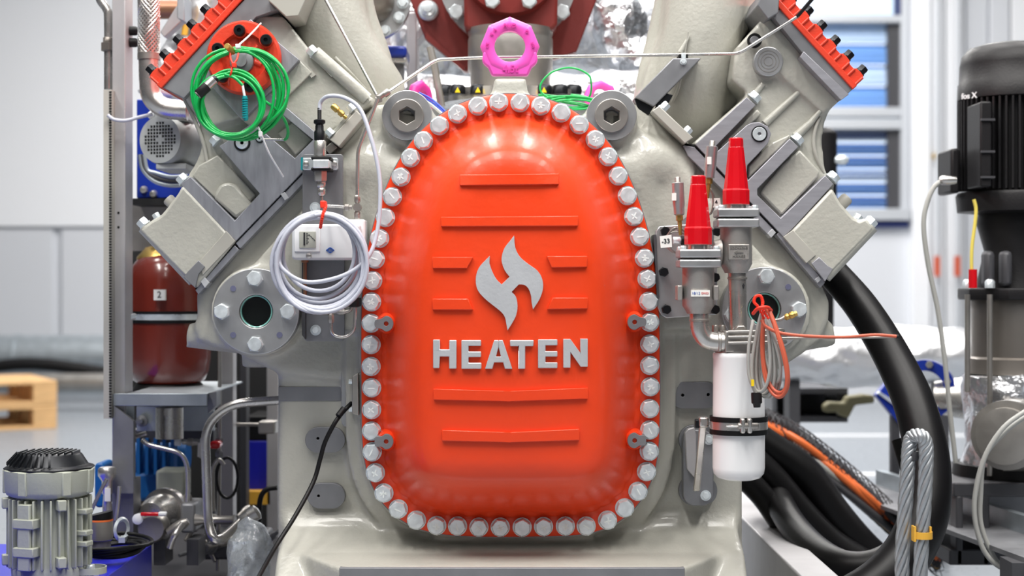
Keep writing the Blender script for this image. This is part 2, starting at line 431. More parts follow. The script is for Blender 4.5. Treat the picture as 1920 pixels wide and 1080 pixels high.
# ================================================================ CRANKCASE
BOLTS = [(935,192),(975,193),(1014,199),(1052,212),(1086,234),(1116,262),(1140,294),(1159,330),(1176,367),(1188,406),(1199,444),(1208,484),(1213,523),(1216,565),(1218,604),(1218,645),(1218,685),(1219,725),(1218,766),(1218,806),(1217,846),(1212,884),(1196,921),(1171,952),(1139,975),(1099,986),(1060,986),(1019,987),(979,988),(938,988),(898,988),(858,986),(819,985),(781,975),(747,954),(720,924),(704,886),(698,847),(697,808),(697,768),(697,727),(696,687),(696,646),(696,606),(697,566),(699,526),(704,486),(712,447),(723,408),(736,369),(752,332),(770,296),(794,264),(824,236),(858,214),(896,199)]
BL = [Vector(p) for p in sm(BOLTS, 4)]
def resample(P, n):
    L = [0]
    for i in range(len(P)): L.append(L[-1] + (P[(i + 1) % len(P)] - P[i]).length)
    out = []; j = 0
    for k in range(n):
        t = L[-1] * k / n
        while L[j + 1] < t: j += 1
        f = (t - L[j]) / max(1e-9, L[j + 1] - L[j]); out.append(P[j].lerp(P[(j + 1) % len(P)], f))
    return out
def smooth_loop(P, it):
    for _ in range(it): P = [(P[i - 1] + P[i] * 2 + P[(i + 1) % len(P)]) / 4 for i in range(len(P))]
    return P
BL = smooth_loop(resample(BL, 224), 30)
def offset(P, t):
    n = len(P); out = []
    for i in range(n):
        d = (P[(i + 1) % n] - P[i - 1]).normalized(); nrm = Vector((-d.y, d.x))   # list runs clockwise on screen: inward
        out.append(P[i] + nrm * (t(i) if callable(t) else t))
    return out
L2 = lambda P: [(p.x, p.y) for p in P]

crank = thing('compressor_crankcase', 'grey painted cast crankcase standing behind the orange cover', 'machine', W(957, 1100, .3))
b = B()
b.rect(520, 640, 1393, 1010, .10, .75)
# foot with chamfered corners
zt = CZ - .497
xl, xr = -.4536, .448
plan = [(xl, .75), (xl, .093), (-.309, -.15), (.309, -.15), (xr, .093), (xr, .75)]
b.ext([(x, y, zt) for x, y in plan], (0, 0, -.30))
# fillet between wall and foot
zz = lambda p: CZ - (p - 540) / 1000.0
prof = [(.30, zz(960)), (.10, zz(966)), (.092, zz(985)), (.075, zz(1005)), (.045, zz(1020)), (.0, zt + .004), (-.06, zt - .05), (.3, zt - .05)]
b.ext([(xl + .012, y, z) for y, z in prof], (xr - xl - .024, 0, 0))
ramp = lambda i, a, c: a + (c - a) * max(0, min(1, (BL[i].y - 330) / 200))
b.prism(L2(offset(BL, lambda i: -ramp(i, 16, 24))), .030, .4)
b.prism(L2(offset(BL, lambda i: -ramp(i, 16, 50))), .07, .4)
# arms
b.prism([(520, 700), (498, 690), (440, 660), (400, 652), (372, 640), (360, 610), (368, 598), (366, 548), (440, 462), (580, 312), (702, 196), (770, 190), (880, 300), (720, 725)], .085, .62)
b.prism([(470, 500), (560, 400), (690, 262), (760, 210), (800, 330), (700, 620), (560, 620)], .05, .3)
b.prism([(1395, 720), (1450, 700), (1500, 668), (1538, 640), (1555, 604), (1557, 566), (1544, 536), (1463, 452), (1330, 318), (1206, 196), (1150, 190), (1050, 300), (1200, 725)], .085, .62)
b.prism([(1450, 500), (1360, 400), (1230, 262), (1160, 210), (1110, 330), (1220, 620), (1370, 620)], .05, .3)
b.prism(circ(480, 584, 86), .045, .3); b.prism(circ(1434, 584, 88), .045, .3)
b.cyl(W(352, 628, .13), W(450, 640, .13), PX(25)); b.cyl(W(1563, 625, .13), W(1470, 640, .13), PX(25))
b.prism([(452, 660), (500, 660), (500, 690), (452, 690)], .15, .4)
b.prism(circ(763, 222, 50), .03, .4); b.prism(circ(1147, 222, 50), .03, .4)
b.prism([(715, 270), (812, 270), (812, 226), (715, 226)], .05, .4)
b.prism([(780, 232), (860, 212), (956, 196), (1050, 212), (1130, 232), (1150, 300), (760, 300)], .10, .45)
b.prism([(926, 146), (987, 146), (988, 170), (1000, 184), (1000, 240), (912, 240), (912, 184), (924, 170)], .035, .095)
# swelling shoulders
b.tube(PT([(640, 330, .13), (735, 330, .09), (700, 460, .12)]), .07, 16, 5)
b.tube(PT([(1275, 330, .13), (1180, 320, .09), (1215, 460, .12)]), .07, 16, 5)
cast(b, 'casting', M_cast, crank, .0065, 9)
# machined faces
M = lambda n, pts, d0, d1, m_=M_mach, bv=.0015: B().prism(pts, d0, d1).obj(n, m_, crank, bevel=bv)
M('front_foot_plate', [(636, 1064.5), (1284, 1064.5), (1284, 1240), (636, 1240)], -.1525, -.10, M_plate)
M('milled_groove', [(522, 725), (640, 725), (640, 752), (522, 752)], .098, .2, M_plate, .001)
def pad(n, x0, y0, x1, y1, holes, d=.085, m_=M_plate):
    p = filled([rrect(x0, y0, x1, y1, (y1 - y0) / 2 - .1, 10)] + [circ(hx, hy, 3.6, 14) for hx, hy in holes], d, .105, n, m_, crank, .001)
    for hx, hy in holes: B().lathe(W(hx, hy, .099), (0, 1, 0), [(PX(4.2), 0), (PX(4.2), .004)], 14).obj('tapped_hole', M_dark, crank)
pad('oval_pad', 573, 802, 646, 848, [(596, 822)]); pad('oval_pad', 577, 907, 646, 953, [(597, 930)])
filled([rrect(1258, 717, 1345, 765, 22, 8), circ(1280, 741, 4, 14), circ(1328, 740, 4, 14)], .085, .105, 'oval_pad', M_plate, crank, .001)
for hx in (1280, 1328): B().lathe(W(hx, 741, .099), (0, 1, 0), [(PX(5), 0), (PX(5), .004)], 14).obj('tapped_hole', M_dark, crank)
for (cx, cy) in ((1303, 825), (1303, 920)):
    B().prism(rrect(cx - 30, cy - 28, cx + 42, cy + 28, 27, 8), .085, .105).obj('oval_pad', M_plate, crank, bevel=.001)
B().rect(1258, 855, 1262, 880, .09, .1).obj('casting_mark', M_cast2, crank) if False else None

# socket plugs beside the eye bolt
for cx, cy, lab in ((763, 216, 'left'), (1147, 216, 'right')):
    filled([circ(cx, cy, 46, 48), circ(cx, cy, 29.5, 40)], .012, .05, 'plug_seat', M_turn, crank, .001)
    filled([circ(cx, cy, 30, 48), [(cx + 18.5 * math.cos(R(60 * k + 30)), cy + 18.5 * math.sin(R(60 * k + 30))) for k in range(6)]], .004, .05, 'socket_plug', M_ssd, crank, .0015)
    B().prism(circ(cx, cy, 20), .03, .05).obj('socket_floor', M_plate, crank)

# ---------------------------------------------------------------- sight glasses (flanges)
HB20 = hexbolt_mesh(PX(15.5), .013, M_zinc, 0, 'hex_bolt')
def sight(name, label, cx, cy, rr, bolts, holes, open_):
    t = thing(name, label, 'flange', W(cx, cy, .05))
    filled([circ(cx, cy, rr, 64), circ(cx, cy, 33, 48)], .012, .048, 'flange_ring', M_turn, t, .0015)
    B().ring(W(cx, cy, .012), (0, 1, 0), [(PX(33.5), 0), (PX(33.5), .03), (PX(30.5), .03), (PX(30.5), .004)], 48).obj('glass_seat', M_ss, t)
    B().ring(W(cx, cy, .018), (0, 1, 0), [(PX(30.5), 0), (PX(30.5), .02), (PX(28), .02), (PX(28), .002)], 48).obj('glass_rim', M_tealg, t)
    B().lathe(W(cx, cy, .028), (0, 1, 0), [(PX(29), 0), (PX(29), .006)], 40).obj('sight_glass', M_sight if not open_ else M_dark, t)
    for (x, y, a) in bolts: place('hex_bolt', HB20, t, x, y, .012, a)
    for (x, y) in holes: B().lathe(W(x, y, .0105), (0, 1, 0), [(PX(5.5), 0), (PX(5.5), .002)], 16).obj('blind_hole', mat_hole, t)
mat_hole = mat('blued_hole', (128, 130, 160), 0.4, 0.6)
sight('sight_glass_flange', 'round steel flange with dark sight glass left of the orange cover', 480, 584, 79.5,
      [(479, 522, .2), (417, 584, .5), (541, 584, .3), (480, 645, .1)], [(437, 541), (437, 628), (524, 628)], False)
sight('sight_glass_flange', 'round steel flange on the right bank, its dark opening behind the cable bundle', 1433, 580, 78,
      [(1436, 518, .1), (1497, 580, .4), (1372, 590, 0)], [(1478, 538)], True)

# ================================================================ ORANGE COVER
cover = thing('access_cover', 'orange painted domed access cover with raised logo and ring of bolts', 'cover', W(957, 1003, 0))
INNER = offset(BL, 24)
def segd(P, x, y):
    best = 1e9
    for i in range(len(P)):
        a = P[i]; c = P[(i + 1) % len(P)]; ab = c - a; t = max(0, min(1, ((x - a.x) * ab.x + (y - a.y) * ab.y) / max(1e-9, ab.length_squared)))
        dx = x - a.x - ab.x * t; dy = y - a.y - ab.y * t; q = dx * dx + dy * dy
        if q < best: best = q
    return math.sqrt(best)
BLc = BL[::2]
def hgt(px, py):
    """dome height in metres toward the viewer, in flange-plane pixels"""
    t = segd(BLc, px, py) - 20
    if t <= 0: return 0.0
    u = min(1.0, t / 92.0)
    v_ = u ** .78; base = .112 * v_ * v_ * (3 - 2 * v_)
    cx = max(0, 1 - ((px - 957) / 235.0) ** 2)
    cy = max(0, 1 - ((py - 610) / 430.0) ** 2)
    return base + .036 * cx * min(1, t / 110) * (.5 + .5 * cy)
b = B(); bm = b.bm
spine = []
for i, p in enumerate(BL):
    yy = max(430, min(800, p.y)); spine.append(Vector((957 + (p.x - 957) * .04, 440 + (yy - 430) * .92)))
rings = []
def addring(P, hf): rings.append([bm.verts.new(W(p.x, p.y, 0) + Vector((0, -hf(p), 0))) for p in P])
def scal(i):
    p = BL[i]; d_ = min(math.hypot(p.x - q[0], p.y - q[1]) for q in BOLTS)
    return 17 + 6 * math.exp(-(d_ / 9.0) ** 2)
OUT = offset(BL, -19)
rings.append([bm.verts.new(W(p.x, p.y, 0) + Vector((0, .03, 0))) for p in OUT])
rings.append([bm.verts.new(W(p.x, p.y, 0) + Vector((0, .002, 0))) for p in OUT])
addring(offset(BL, -17), lambda p: 0); addring(offset(BL, 6), lambda p: 0)
for k, extra in enumerate((0, 1.5, 4)):
    addring(offset(BL, lambda i: scal(i) + extra), [lambda p: -.0005, lambda p: .0015, lambda p: .004][k])
ks = [27.5, 31, 35, 40, 46, 53, 60, 68, 76, 85, 94]
last = None
for t_ in ks:
    P = smooth_loop(offset(BL, t_), 4); last = P
    addring(P, lambda p: max(.004, hgt(p.x, p.y)))
for f in (.07, .14, .22, .31, .41, .52, .64, .76, .88, 1.0):
    addring([q.lerp(s_, f) for q, s_ in zip(last, spine)], lambda p: hgt(p.x, p.y))
n = len(BL)
for i in range(len(rings) - 1):
    for k in range(n): bm.faces.new((rings[i][k], rings[i][(k + 1) % n], rings[i + 1][(k + 1) % n], rings[i + 1][k]))
bmesh.ops.remove_doubles(bm, verts=bm.verts[:], dist=.0004)
inner = [e for e in bm.edges if e.is_boundary and all(v.co.y < -.05 for v in e.verts)]
bmesh.ops.triangle_fill(bm, use_beauty=True, use_dissolve=False, edges=inner, normal=(0, -1, 0))
bmesh.ops.recalc_face_normals(bm, faces=bm.faces[:])
# make sure the dome faces the viewer
if sum(f.normal.y * f.calc_area() for f in bm.faces if abs(f.calc_center_median().x) < .2 and f.calc_center_median().y < -.05) > 0:
    bmesh.ops.reverse_faces(bm, faces=bm.faces[:])
b.obj('cover_shell', M_orange, cover, smooth=60)
B().prism(L2(offset(BL, -20.5)), .004, .031).obj('cover_flange_edge', M_plate, cover)

def on_dome(px, py):
    """photo pixel -> (flange pixel, height) of the dome point seen there"""
    x, y = px, py
    for _ in range(6):
        h = hgt(x, y); f = (3 - h) / 3.0
        x = 960 + (px - 960) * f; y = 540 + (py - 540) * f
    return x, y, hgt(x, y)
def emboss(name, poly, m_, h=.005, res=9, parent=None, bev=.0012):
    """raised relief following the dome: outline (photo px) -> solid"""
    P = []
    for i in range(len(poly)):
        a = Vector(poly[i]); c = Vector(poly[(i + 1) % len(poly)]); k = max(1, int((c - a).length / res))
        for j in range(k): P.append(a.lerp(c, j / k))
    bm = bmesh.new(); vs = [bm.verts.new((p.x, p.y, 0)) for p in P]
    es = [bm.edges.new((vs[i], vs[(i + 1) % len(vs)])) for i in range(len(vs))]
    bmesh.ops.triangle_fill(bm, edges=es, use_beauty=True)
    bmesh.ops.dissolve_limit(bm, angle_limit=.01, verts=bm.verts[:], edges=bm.edges[:])
    # cross cuts so that wide reliefs follow the crown
    xs = [p.x for p in P]; x = min(xs) + 16
    while x < max(xs) - 4:
        bmesh.ops.bisect_plane(bm, geom=bm.verts[:] + bm.edges[:] + bm.faces[:], plane_co=(x, 0, 0), plane_no=(1, 0, 0)); x += 16
    ys = [p.y for p in P]; y = min(ys) + 20
    while y < max(ys) - 4:
        bmesh.ops.bisect_plane(bm, geom=bm.verts[:] + bm.edges[:] + bm.faces[:], plane_co=(0, y, 0), plane_no=(0, 1, 0)); y += 20
    r = bmesh.ops.extrude_face_region(bm, geom=bm.faces[:])
    top = {v for v in r['geom'] if isinstance(v, bmesh.types.BMVert)}
    for v in bm.verts:
        fx, fy, hh = on_dome(v.co.x, v.co.y)
        w = W(fx, fy, 0); w.y -= hh + (h if v in top else -.006); v.co = w
    bmesh.ops.recalc_face_normals(bm, faces=bm.faces[:])
    me = bpy.data.meshes.new(name); bm.to_mesh(me); bm.free(); me.materials.append(m_); finish(me, 40)
    return link(name, me, parent, bevel=bev)
z5 = lambda pts: [(660 + x / 3.0, 340 + y / 3.0) for x, y in pts]
for poly in ([(862, 328), (1048, 326), (1048, 346), (862, 348)], [(827, 407), (1084, 405), (1084, 424), (827, 425)],
             [(811, 482), (887, 482), (876, 503), (811, 503)], [(1025, 480), (1101, 480), (1101, 501), (1034, 502)],
             [(811, 560), (878, 560), (887, 581), (811, 581)], [(1036, 558), (1102, 558), (1102, 579), (1026, 580)],
             [(813, 729), (957, 733), (1102, 727), (1102, 747), (957, 752), (813, 749)], [(829, 806), (957, 810), (1086, 804), (1086, 825), (957, 829), (829, 826)]):
    emboss('raised_bar', poly, M_orange, .006, parent=cover)
logo = sm([(912, 305), (918, 372), (944, 424), (990, 464), (1040, 500), (1068, 545), (1074, 600), (1056, 660), (1018, 720)], 3, False) + \
       sm([(1010, 680), (1006, 640), (990, 600), (966, 582), (938, 580)], 3, False) + \
       sm([(898, 622), (922, 650), (931, 700), (924, 750), (905, 790), (875, 838)], 3, False) + \
       sm([(868, 800), (860, 764), (840, 735), (800, 702), (748, 660), (710, 616), (697, 570), (701, 520), (722, 475), (775, 420)], 3, False) + \
       sm([(773, 460), (788, 505), (812, 550), (842, 580)], 3, False) + \
       sm([(886, 537), (860, 502), (844, 460), (843, 420), (860, 372), (890, 334)], 3, False)
emboss('flame_logo', z5(logo), M_silver, .007, 12, cover)
for nm, pts in (('letter_h', [(457,890),(495,890),(495,945),(548,945),(548,893),(588,893),(588,1053),(547,1053),(547,985),(495,985),(492,1050),(457,1050)]),
    ('letter_e', [(616,893),(726,893),(726,925),(656,925),(656,957),(726,957),(726,988),(656,988),(656,1020),(728,1020),(728,1054),(616,1054)]),
    ('letter_a', [(800,893),(824,893),(824,932),(810,985),(838,985),(825,932),(825,893),(848,893),(902,1054),(860,1054),(850,1018),(800,1018),(790,1054),(748,1054)]),
    ('letter_t', [(888,893),(1022,893),(1020,927),(974,927),(974,1054),(936,1054),(936,927),(890,927)]),
    ('letter_e', [(1046,889),(1155,889),(1155,922),(1088,922),(1088,955),(1155,955),(1155,985),(1088,985),(1088,1018),(1155,1018),(1155,1050),(1046,1050)]),
    ('letter_n', [(1188,887),(1228,887),(1284,965),(1284,885),(1325,885),(1325,1042),(1285,1042),(1228,960),(1228,1047),(1188,1047)])):
    emboss(nm, z5(pts), M_silver, .007, 12, cover)
# ring of bolts with a chalk mark on each head
HB = hexbolt_mesh(PX(17), .015, M_zinc, 1.06, 'hex_bolt')
rnd = random.Random(3)
def mark_mesh(kind):
    b = B()
    def st(x0, y0, x1, y1, w=.0011):
        d = Vector((x1 - x0, 0, y1 - y0)).normalized(); q = Vector((-d.z, 0, d.x)) * w
        a = Vector((x0, -.0185, y0)); c = Vector((x1, -.0185, y1)); b.ext([a - q, c - q, c + q, a + q], (0, .0012, 0))
    if kind != 1: st(-.006, -.0015, .007, .002)
    st(0, -.007, -.001, .006)
    if kind == 2: st(-.004, .005, .004, -.005)
    return b.mesh('chalk_mark', M_chalk)
MK = [mark_mesh(k) for k in range(3)]
for i, (x, y) in enumerate(BOLTS):
    a = rnd.uniform(0, 6.28)
    o = place('hex_bolt', HB, cover, x, y, 0, a)
    if i % 5 != 3: link('chalk_mark', MK[i % 3], o, loc=W(x, y, 0), rot=rotY(rnd.uniform(0, 6.28)))
# forcing lugs
for (x, y, s) in ((724, 607, -1), (724, 828, -1), (1190, 604, 1), (1190, 826, 1)):
    B().lathe(W(x, y, -.040), (0, 1, 0), [(PX(15), 0.002), (PX(17), .006), (PX(21), .04)], 24).obj('lug_boss', M_orange, cover)
    dy = 0 if y < 700 else -2
    out = sm([(x - s * 13, y), (x - s * 9, y - 10), (x, y - 14), (x + s * 9, y - 9), (x + s * 20, y - 6 + dy), (x + s * 20, y + 6 - dy), (x + s * 9, y + 9), (x, y + 14), (x - s * 9, y + 10)], 3)
    filled([out, circ(x, y, 5, 16)], -.043, -.002, 'lug_face', M_plate, cover, .0006)
    B().lathe(W(x, y, -.034), (0, 1, 0), [(PX(5.5), 0), (PX(5.5), .003)], 16).obj('tapped_hole', M_dark, cover)

# ================================================================ CYLINDER BANKS
def grp(parent, n, pts, d0, d1, m_, bv=.0025): return B().prism(pts, d0, d1).obj(n, m_, parent, bevel=bv)
CAPM = None
def bank_bolt(parent, x, y, dx, dy, d=.03, r=11, h=13, m_=M_zinc):
    """hex bolt whose head points along the screen direction dx,dy"""
    ax = Vector((dx, 0, -dy)).normalized()
    o = W(x, y, d)
    b = B(); b.lathe(o - ax * .002, ax, [(PX(r * 1.05), 0), (PX(r * 1.05), .003)], 20); b.hexa(o, ax, PX(r), PX(h) ); return b.obj('hex_bolt', m_, parent)

# ---- right bank
rb = thing('cylinder_bank', 'grey cast cylinder bank leaning to the right, beside the louvre window', 'engine bank', W(1450, 530, .3))
b = B()
b.prism([(1300, 268), (1404, 176), (1372, 150), (1380, 90), (1425, 40), (1440, 20), (1500, 92), (1577, 187), (1556, 205), (1546, 232), (1542, 262), (1545, 300), (1550, 326), (1566, 346), (1563, 358), (1600, 420), (1548, 528)], .082, .62)
b.prism([(1430, 20), (1505, 96), (1578, 186), (1545, 215), (1440, 120)], .07, .62)
b.cyl(W(1540, 40, .3), W(1560, 210, .33), .05) if False else None
cast(b, 'casting', M_cast, rb, .0055, 4)
grp(rb, 'head_block', [(1492, 424), (1560, 352), (1566, 362), (1576, 380), (1590, 396), (1600, 407), (1612, 413), (1624, 408), (1641, 428), (1548, 526), (1470, 446)], .045, .5, M_cast, .006)
B().tube(PT([(1634, 424, .06), (1546, 518, .06)]), PX(14), 20).obj('head_rib', M_cast, rb)
grp(rb, 'base_strip', [(1522, 494), (1536, 482), (1552, 498), (1562, 504), (1547, 528)], .040, .1, M_mach, .001)
grp(rb, 'lower_band', [(1469, 444), (1487, 431), (1530, 478), (1512, 494)], .042, .1, M_cast2, .001)
grp(rb, 'milled_frame', [(1304, 271), (1400, 182), (1417, 197), (1343, 273), (1343, 286), (1401, 234), (1410, 230), (1424, 229), (1440, 237), (1446, 251), (1440, 269), (1401, 310), (1400, 330), (1403, 338), (1481, 260), (1497, 275), (1420, 354), (1420, 366), (1464, 409), (1547, 329), (1563, 345), (1485, 430), (1469, 444)], .048, .12, M_mach, .001)
filled([circ(1424, 251, 15.2, 28), circ(1424, 251, 12.2, 28)], .0465, .05, 'seal_ring', M_black, rb)
filled([circ(1424, 251, 12.2, 28), [(1424 + 4.4 * math.cos(R(60 * k)), 251 + 4.4 * math.sin(R(60 * k))) for k in range(6)]], .044, .05, 'socket_screw', M_zinc, rb, .0006)
B().prism(circ(1424, 251, 5), .047, .05).obj('socket_floor', M_plate, rb)
for (x, y) in ((1409, 188), (1489, 267), (1556, 338)): bank_bolt(rb, x + 3, y - 3, 1, -1, .075, 13, 12)
bank_bolt(rb, 1628, 421, 1, -1, .06, 13, 14)
bank_bolt(rb, 1606, 411, .7, -1, .12, 9, 10)
B().lathe(W(1574, 386, .2), (1, 0, 1), [(PX(13), 0), (PX(13), PX(20)), (PX(11), PX(24))], 20).obj('boss', M_cast2, rb)
# recessed panel ledges between the strips
grp(rb, 'panel_ledge', [(1470, 306), (1500, 280), (1538, 322), (1534, 332), (1466, 404), (1425, 362), (1432, 352)], .068, .1, M_cast, .004)
grp(rb, 'panel_ledge', [(1355, 270), (1420, 204), (1428, 214), (1372, 262), (1348, 284)], .068, .1, M_cast, .003)
grp(rb, 'panel_ledge', [(1404, 312), (1446, 268), (1482, 252), (1478, 262), (1404, 334)], .066, .1, M_cast, .003)
# rods and ribs
B().tube(PT([(1405, 190, .085), (1431, 157, .08)]), PX(8), 14, rr=lambda t: PX(8 - 3 * t)).obj('rib', M_cast, rb)
B().tube(PT([(1434, 232, .082), (1508, 163, .078)]), PX(8), 14, rr=lambda t: PX(8 - 3.5 * t)).obj('rib', M_cast, rb)
B().tube(PT([(1492, 256, .082), (1520, 230, .078), (1538, 208, .075)]), PX(9), 14, rr=lambda t: PX(9 - 5 * t)).obj('rib', M_cast, rb)
b = B(); b.tube(PT([(1548, 204, .09), (1532, 232, .08), (1526, 262, .08), (1530, 292, .08), (1545, 324, .085)], 0), PX(4), 10, 5)
b.obj('flange_rib', M_cast2, rb)
filled([circ(1441, 115, 26, 40)], .062, .09, 'milled_disc', M_turn, rb, .002)
for k in range(3): B().ring(W(1441, 115, .0615), (0, 1, 0), [(PX(21 - 6 * k), 0), (PX(21 - 6 * k), .002), (PX(20 - 6 * k), .002), (PX(20 - 6 * k), 0)], 32).obj('turning_groove', M_ssd, rb)
B().lathe(W(1414, 77, .07), (0, -1, 0), [(PX(14), 0), (PX(14), .008)], 24).obj('plug_seal', M_black, rb)
B().lathe(W(1414, 77, .062), (0, -1, 0), [(PX(9), 0), (PX(9), .006), (PX(8), .008)], 20).obj('plug', M_plate, rb)
# head plates and the lobed red cover
grp(rb, 'head_gasket_plate', [(1440, 20), (1466, 18), (1600, 166), (1577, 188)], .045, .6, M_plate, .001)
grp(rb, 'head_gasket_plate', [(1500, 107), (1507, 96), (1592, 177), (1577, 188)], .040, .1, M_mach, .001)
grp(rb, 'dowel_plate', [(1432, -20), (1462, -20), (1460, 24), (1440, 36), (1420, 10)], .02, .4, M_plate, .002)
def lobed(parent, A, Bp, outn, width, nlobe, d0, d1, first, name='head_cover', bolt_r=10, bl=None):
    """red cover seen from its edge: straight inner edge A-B, wavy outer edge"""
    A = Vector(A); Bp = Vector(Bp); u = (Bp - A).normalized(); nn = Vector(outn).normalized(); L = (Bp - A).length
    pts = [A, A + nn * width]
    t = first
    outer = []
    while t < L + 30:
        for (dt, w) in ((-13, .84), (-9, .97), (0, 1.0), (9, .97), (13, .84)):
            tt = t + dt
            if 0 < tt < L: outer.append(A + u * tt + nn * width * w)
        x_, y_ = A + u * t + nn * (width - 1)
        if t < L + 4: bank_bolt(parent, x_, y_, nn.x, nn.y, .09, 10, 13, M_blackb)
        for dd in (-11, 11):
            p0 = A + u * (t + dd); 
            if 4 < t + dd < L - 2: B().tube(PT([(p0.x + nn.x * width * .2, p0.y + nn.y * width * .2, .044), (p0.x + nn.x * width * .86, p0.y + nn.y * width * .86, .044)]), PX(2.6), 10).obj('cover_web', M_orange2, parent)
        t += nlobe
    pts = [A] + [A + nn * width * .95] + outer + [Bp + nn * width * .98, Bp]
    grp(parent, name, [(p.x, p.y) for p in pts], d0, d1, M_orange2, .003)
    e = [A - u * 2, A + nn * width * .36 - u * 2, Bp + nn * width * .36 + u * 1.5, Bp + u * 1.5]
    grp(parent, 'cover_flange', [(p.x, p.y) for p in e], d0 - .004, d1, M_orange2, .002)
lobed(rb, (1440, -8), (1598, 167), (.74, -.68), 33, 37.6, .045, .6, 34)
# gasket strip between bank and crankcase
gs = lambda n, pts, m_=M_plate: B().prism(pts, .052, .5).obj(n, m_, rb, bevel=.0008)
gs('gasket_strip', [(1282, 272), (1302, 276), (1452, 432), (1440, 440), (1418, 418), (1290, 292)], M_mach)
gs('gasket_strip', [(1456, 440), (1464, 432), (1547, 530), (1538, 540)], M_mach)
B().prism([(1439, 438), (1448, 429), (1455, 436), (1446, 446)], .048, .1).obj('white_shim', M_silver, rb, bevel=.0005)
B().prism([(1528, 524), (1535, 518), (1540, 524), (1533, 531)], .048, .1).obj('white_shim', M_silver, rb, bevel=.0005)
B().prism([(1283, 268), (1304, 271), (1469, 442), (1548, 527), (1546, 531), (1466, 446), (1300, 274)], .056, .5).obj('gasket_gap', M_dark, rb)

# ---- left bank
lb = thing('cylinder_bank', 'grey cast cylinder bank leaning to the left, behind the green cable', 'engine bank', W(430, 540, .3))
b = B()
b.prism([(370, 540), (266, 432), (283, 412), (300, 405), (325, 373), (345, 348), (352, 328), (366, 306), (376, 282), (378, 256), (370, 226), (345, 184), (480, 30), (520, 20), (545, 60), (600, 128), (705, 186), (640, 240), (565, 323)], .084, .62)
b.prism([(345, 183), (478, 28), (530, 30), (570, 80), (620, 140), (700, 190), (640, 236), (600, 262), (500, 175), (450, 222), (390, 240)], .066, .62)
cast(b, 'casting', M_cast, lb, .0055, 4)
grp(lb, 'head_block', [(368, 541), (262, 432), (276, 420), (284, 414), (296, 408), (306, 400), (318, 384), (334, 362), (342, 347), (420, 430), (442, 452)], .045, .5, M_cast, .005)
B().tube(PT([(270, 426, .06), (364, 526, .06)]), PX(13), 20).obj('head_rib', M_cast, lb)
grp(lb, 'lower_band', [(384, 508), (372, 488), (424, 434), (440, 452)], .042, .1, M_cast2, .001) if False else grp(lb, 'lower_band', [(372, 492), (424, 433), (441, 452), (380, 516)], .042, .1, M_cast2, .001)
grp(lb, 'base_strip', [(344, 520), (352, 509), (372, 488), (384, 500), (372, 514), (366, 540)], .038, .1, M_plate, .001)
grp(lb, 'milled_frame', [(411, 274), (430, 262), (470, 232), (495, 248), (553, 297), (587, 262), (492, 184), (502, 172), (608, 262), (608, 280), (567, 323), (442, 452), (420, 430), (338, 345), (357, 331), (440, 414), (487, 363)], .048, .12, M_machL, .001)
for (cx, cy, r1) in ((454, 268, 15.5), (487, 260, 8)):
    filled([circ(cx, cy, r1, 28), circ(cx, cy, r1 * .78, 28)], .0465, .05, 'seal_ring', M_black, lb)
    B().lathe(W(cx, cy, .05), (0, -1, 0), [(PX(r1 * .76), 0), (PX(r1 * .76), .004), (PX(r1 * .6), .006), (PX(r1 * .25), .006), (PX(r1 * .2), .002), (0, .002)], 24).obj('socket_screw', M_zinc, lb)
for (x, y) in ((345, 339), (407, 266), (494, 176)): bank_bolt(lb, x, y, -1, -1, .075, 12, 12)
bank_bolt(lb, 272, 422, -1, -1, .06, 12, 13)
bank_bolt(lb, 295, 408, -.6, -1, .12, 8, 9)
B().lathe(W(328, 386, .2), (-1, 0, 1), [(PX(12), 0), (PX(12), PX(18)), (PX(10), PX(21))], 20).obj('boss', M_cast2, lb)
grp(lb, 'panel_ledge', [(404, 360), (412, 346), (428, 341), (442, 346), (476, 386), (442, 410), (400, 372)], .062, .1, M_cast, .006)
grp(lb, 'panel_ledge', [(372, 310), (408, 290), (480, 366), (440, 408), (360, 330)], .075, .1, M_cast, .003)
grp(lb, 'panel_ledge', [(520, 250), (548, 228), (586, 262), (554, 292)], .075, .1, M_cast, .003)
B().tube(PT([(345, 184, .09), (368, 232, .085), (382, 270, .082), (388, 300, .08), (392, 314, .08)]), PX(4), 10, 5).obj('flange_rib', M_cast2, lb)
B().tube(PT([(590, 98, .06), (640, 142, .06), (688, 186, .07)]), PX(13), 18).obj('head_rib', M_cast, lb)
bank_bolt(lb, 589, 100, -.8, -.8, .055, 11, 14)
B().prism([(540, 92), (548, 88), (592, 140), (584, 146)], .058, .07).obj('slot', M_cast2, lb)
# head plates, pad with the round red cover, lobed cover
grp(lb, 'head_gasket_plate', [(345, 184), (305, 164), (448, 10), (470, -12), (540, -12), (520, 18), (480, 32)], .045, .6, M_plate, .001)
grp(lb, 'square_pad', [(470, 36), (561, 112), (455, 226), (372, 135)], .038, .12, M_machL, .001)
grp(lb, 'pad_shoulder', [(561, 112), (585, 136), (505, 214), (470, 238), (455, 226)], .056, .12, M_cast, .002)
lobed(lb, (486, -36), (303, 166), (-.74, -.68), 34, 37.9, .045, .6, 32)
B().prism([(290, 130), (292, 130), (292, 133), (290, 133)], .05, .06).bm.free()
grp(lb, 'gasket_strip', [(442, 456), (566, 328), (600, 296), (606, 306), (450, 466)], .052, .5, M_machL, .001)
grp(lb, 'gasket_strip', [(366, 544), (440, 460), (448, 468), (372, 552)], .052, .5, M_machL, .001)
B().prism([(366, 541), (442, 452), (608, 280), (610, 284), (444, 458), (368, 546)], .056, .5).obj('gasket_gap', M_dark, lb)
B().prism([(526, 364), (534, 360), (541, 371), (534, 376)], .046, .1).obj('white_shim', M_silver, lb, bevel=.0005)
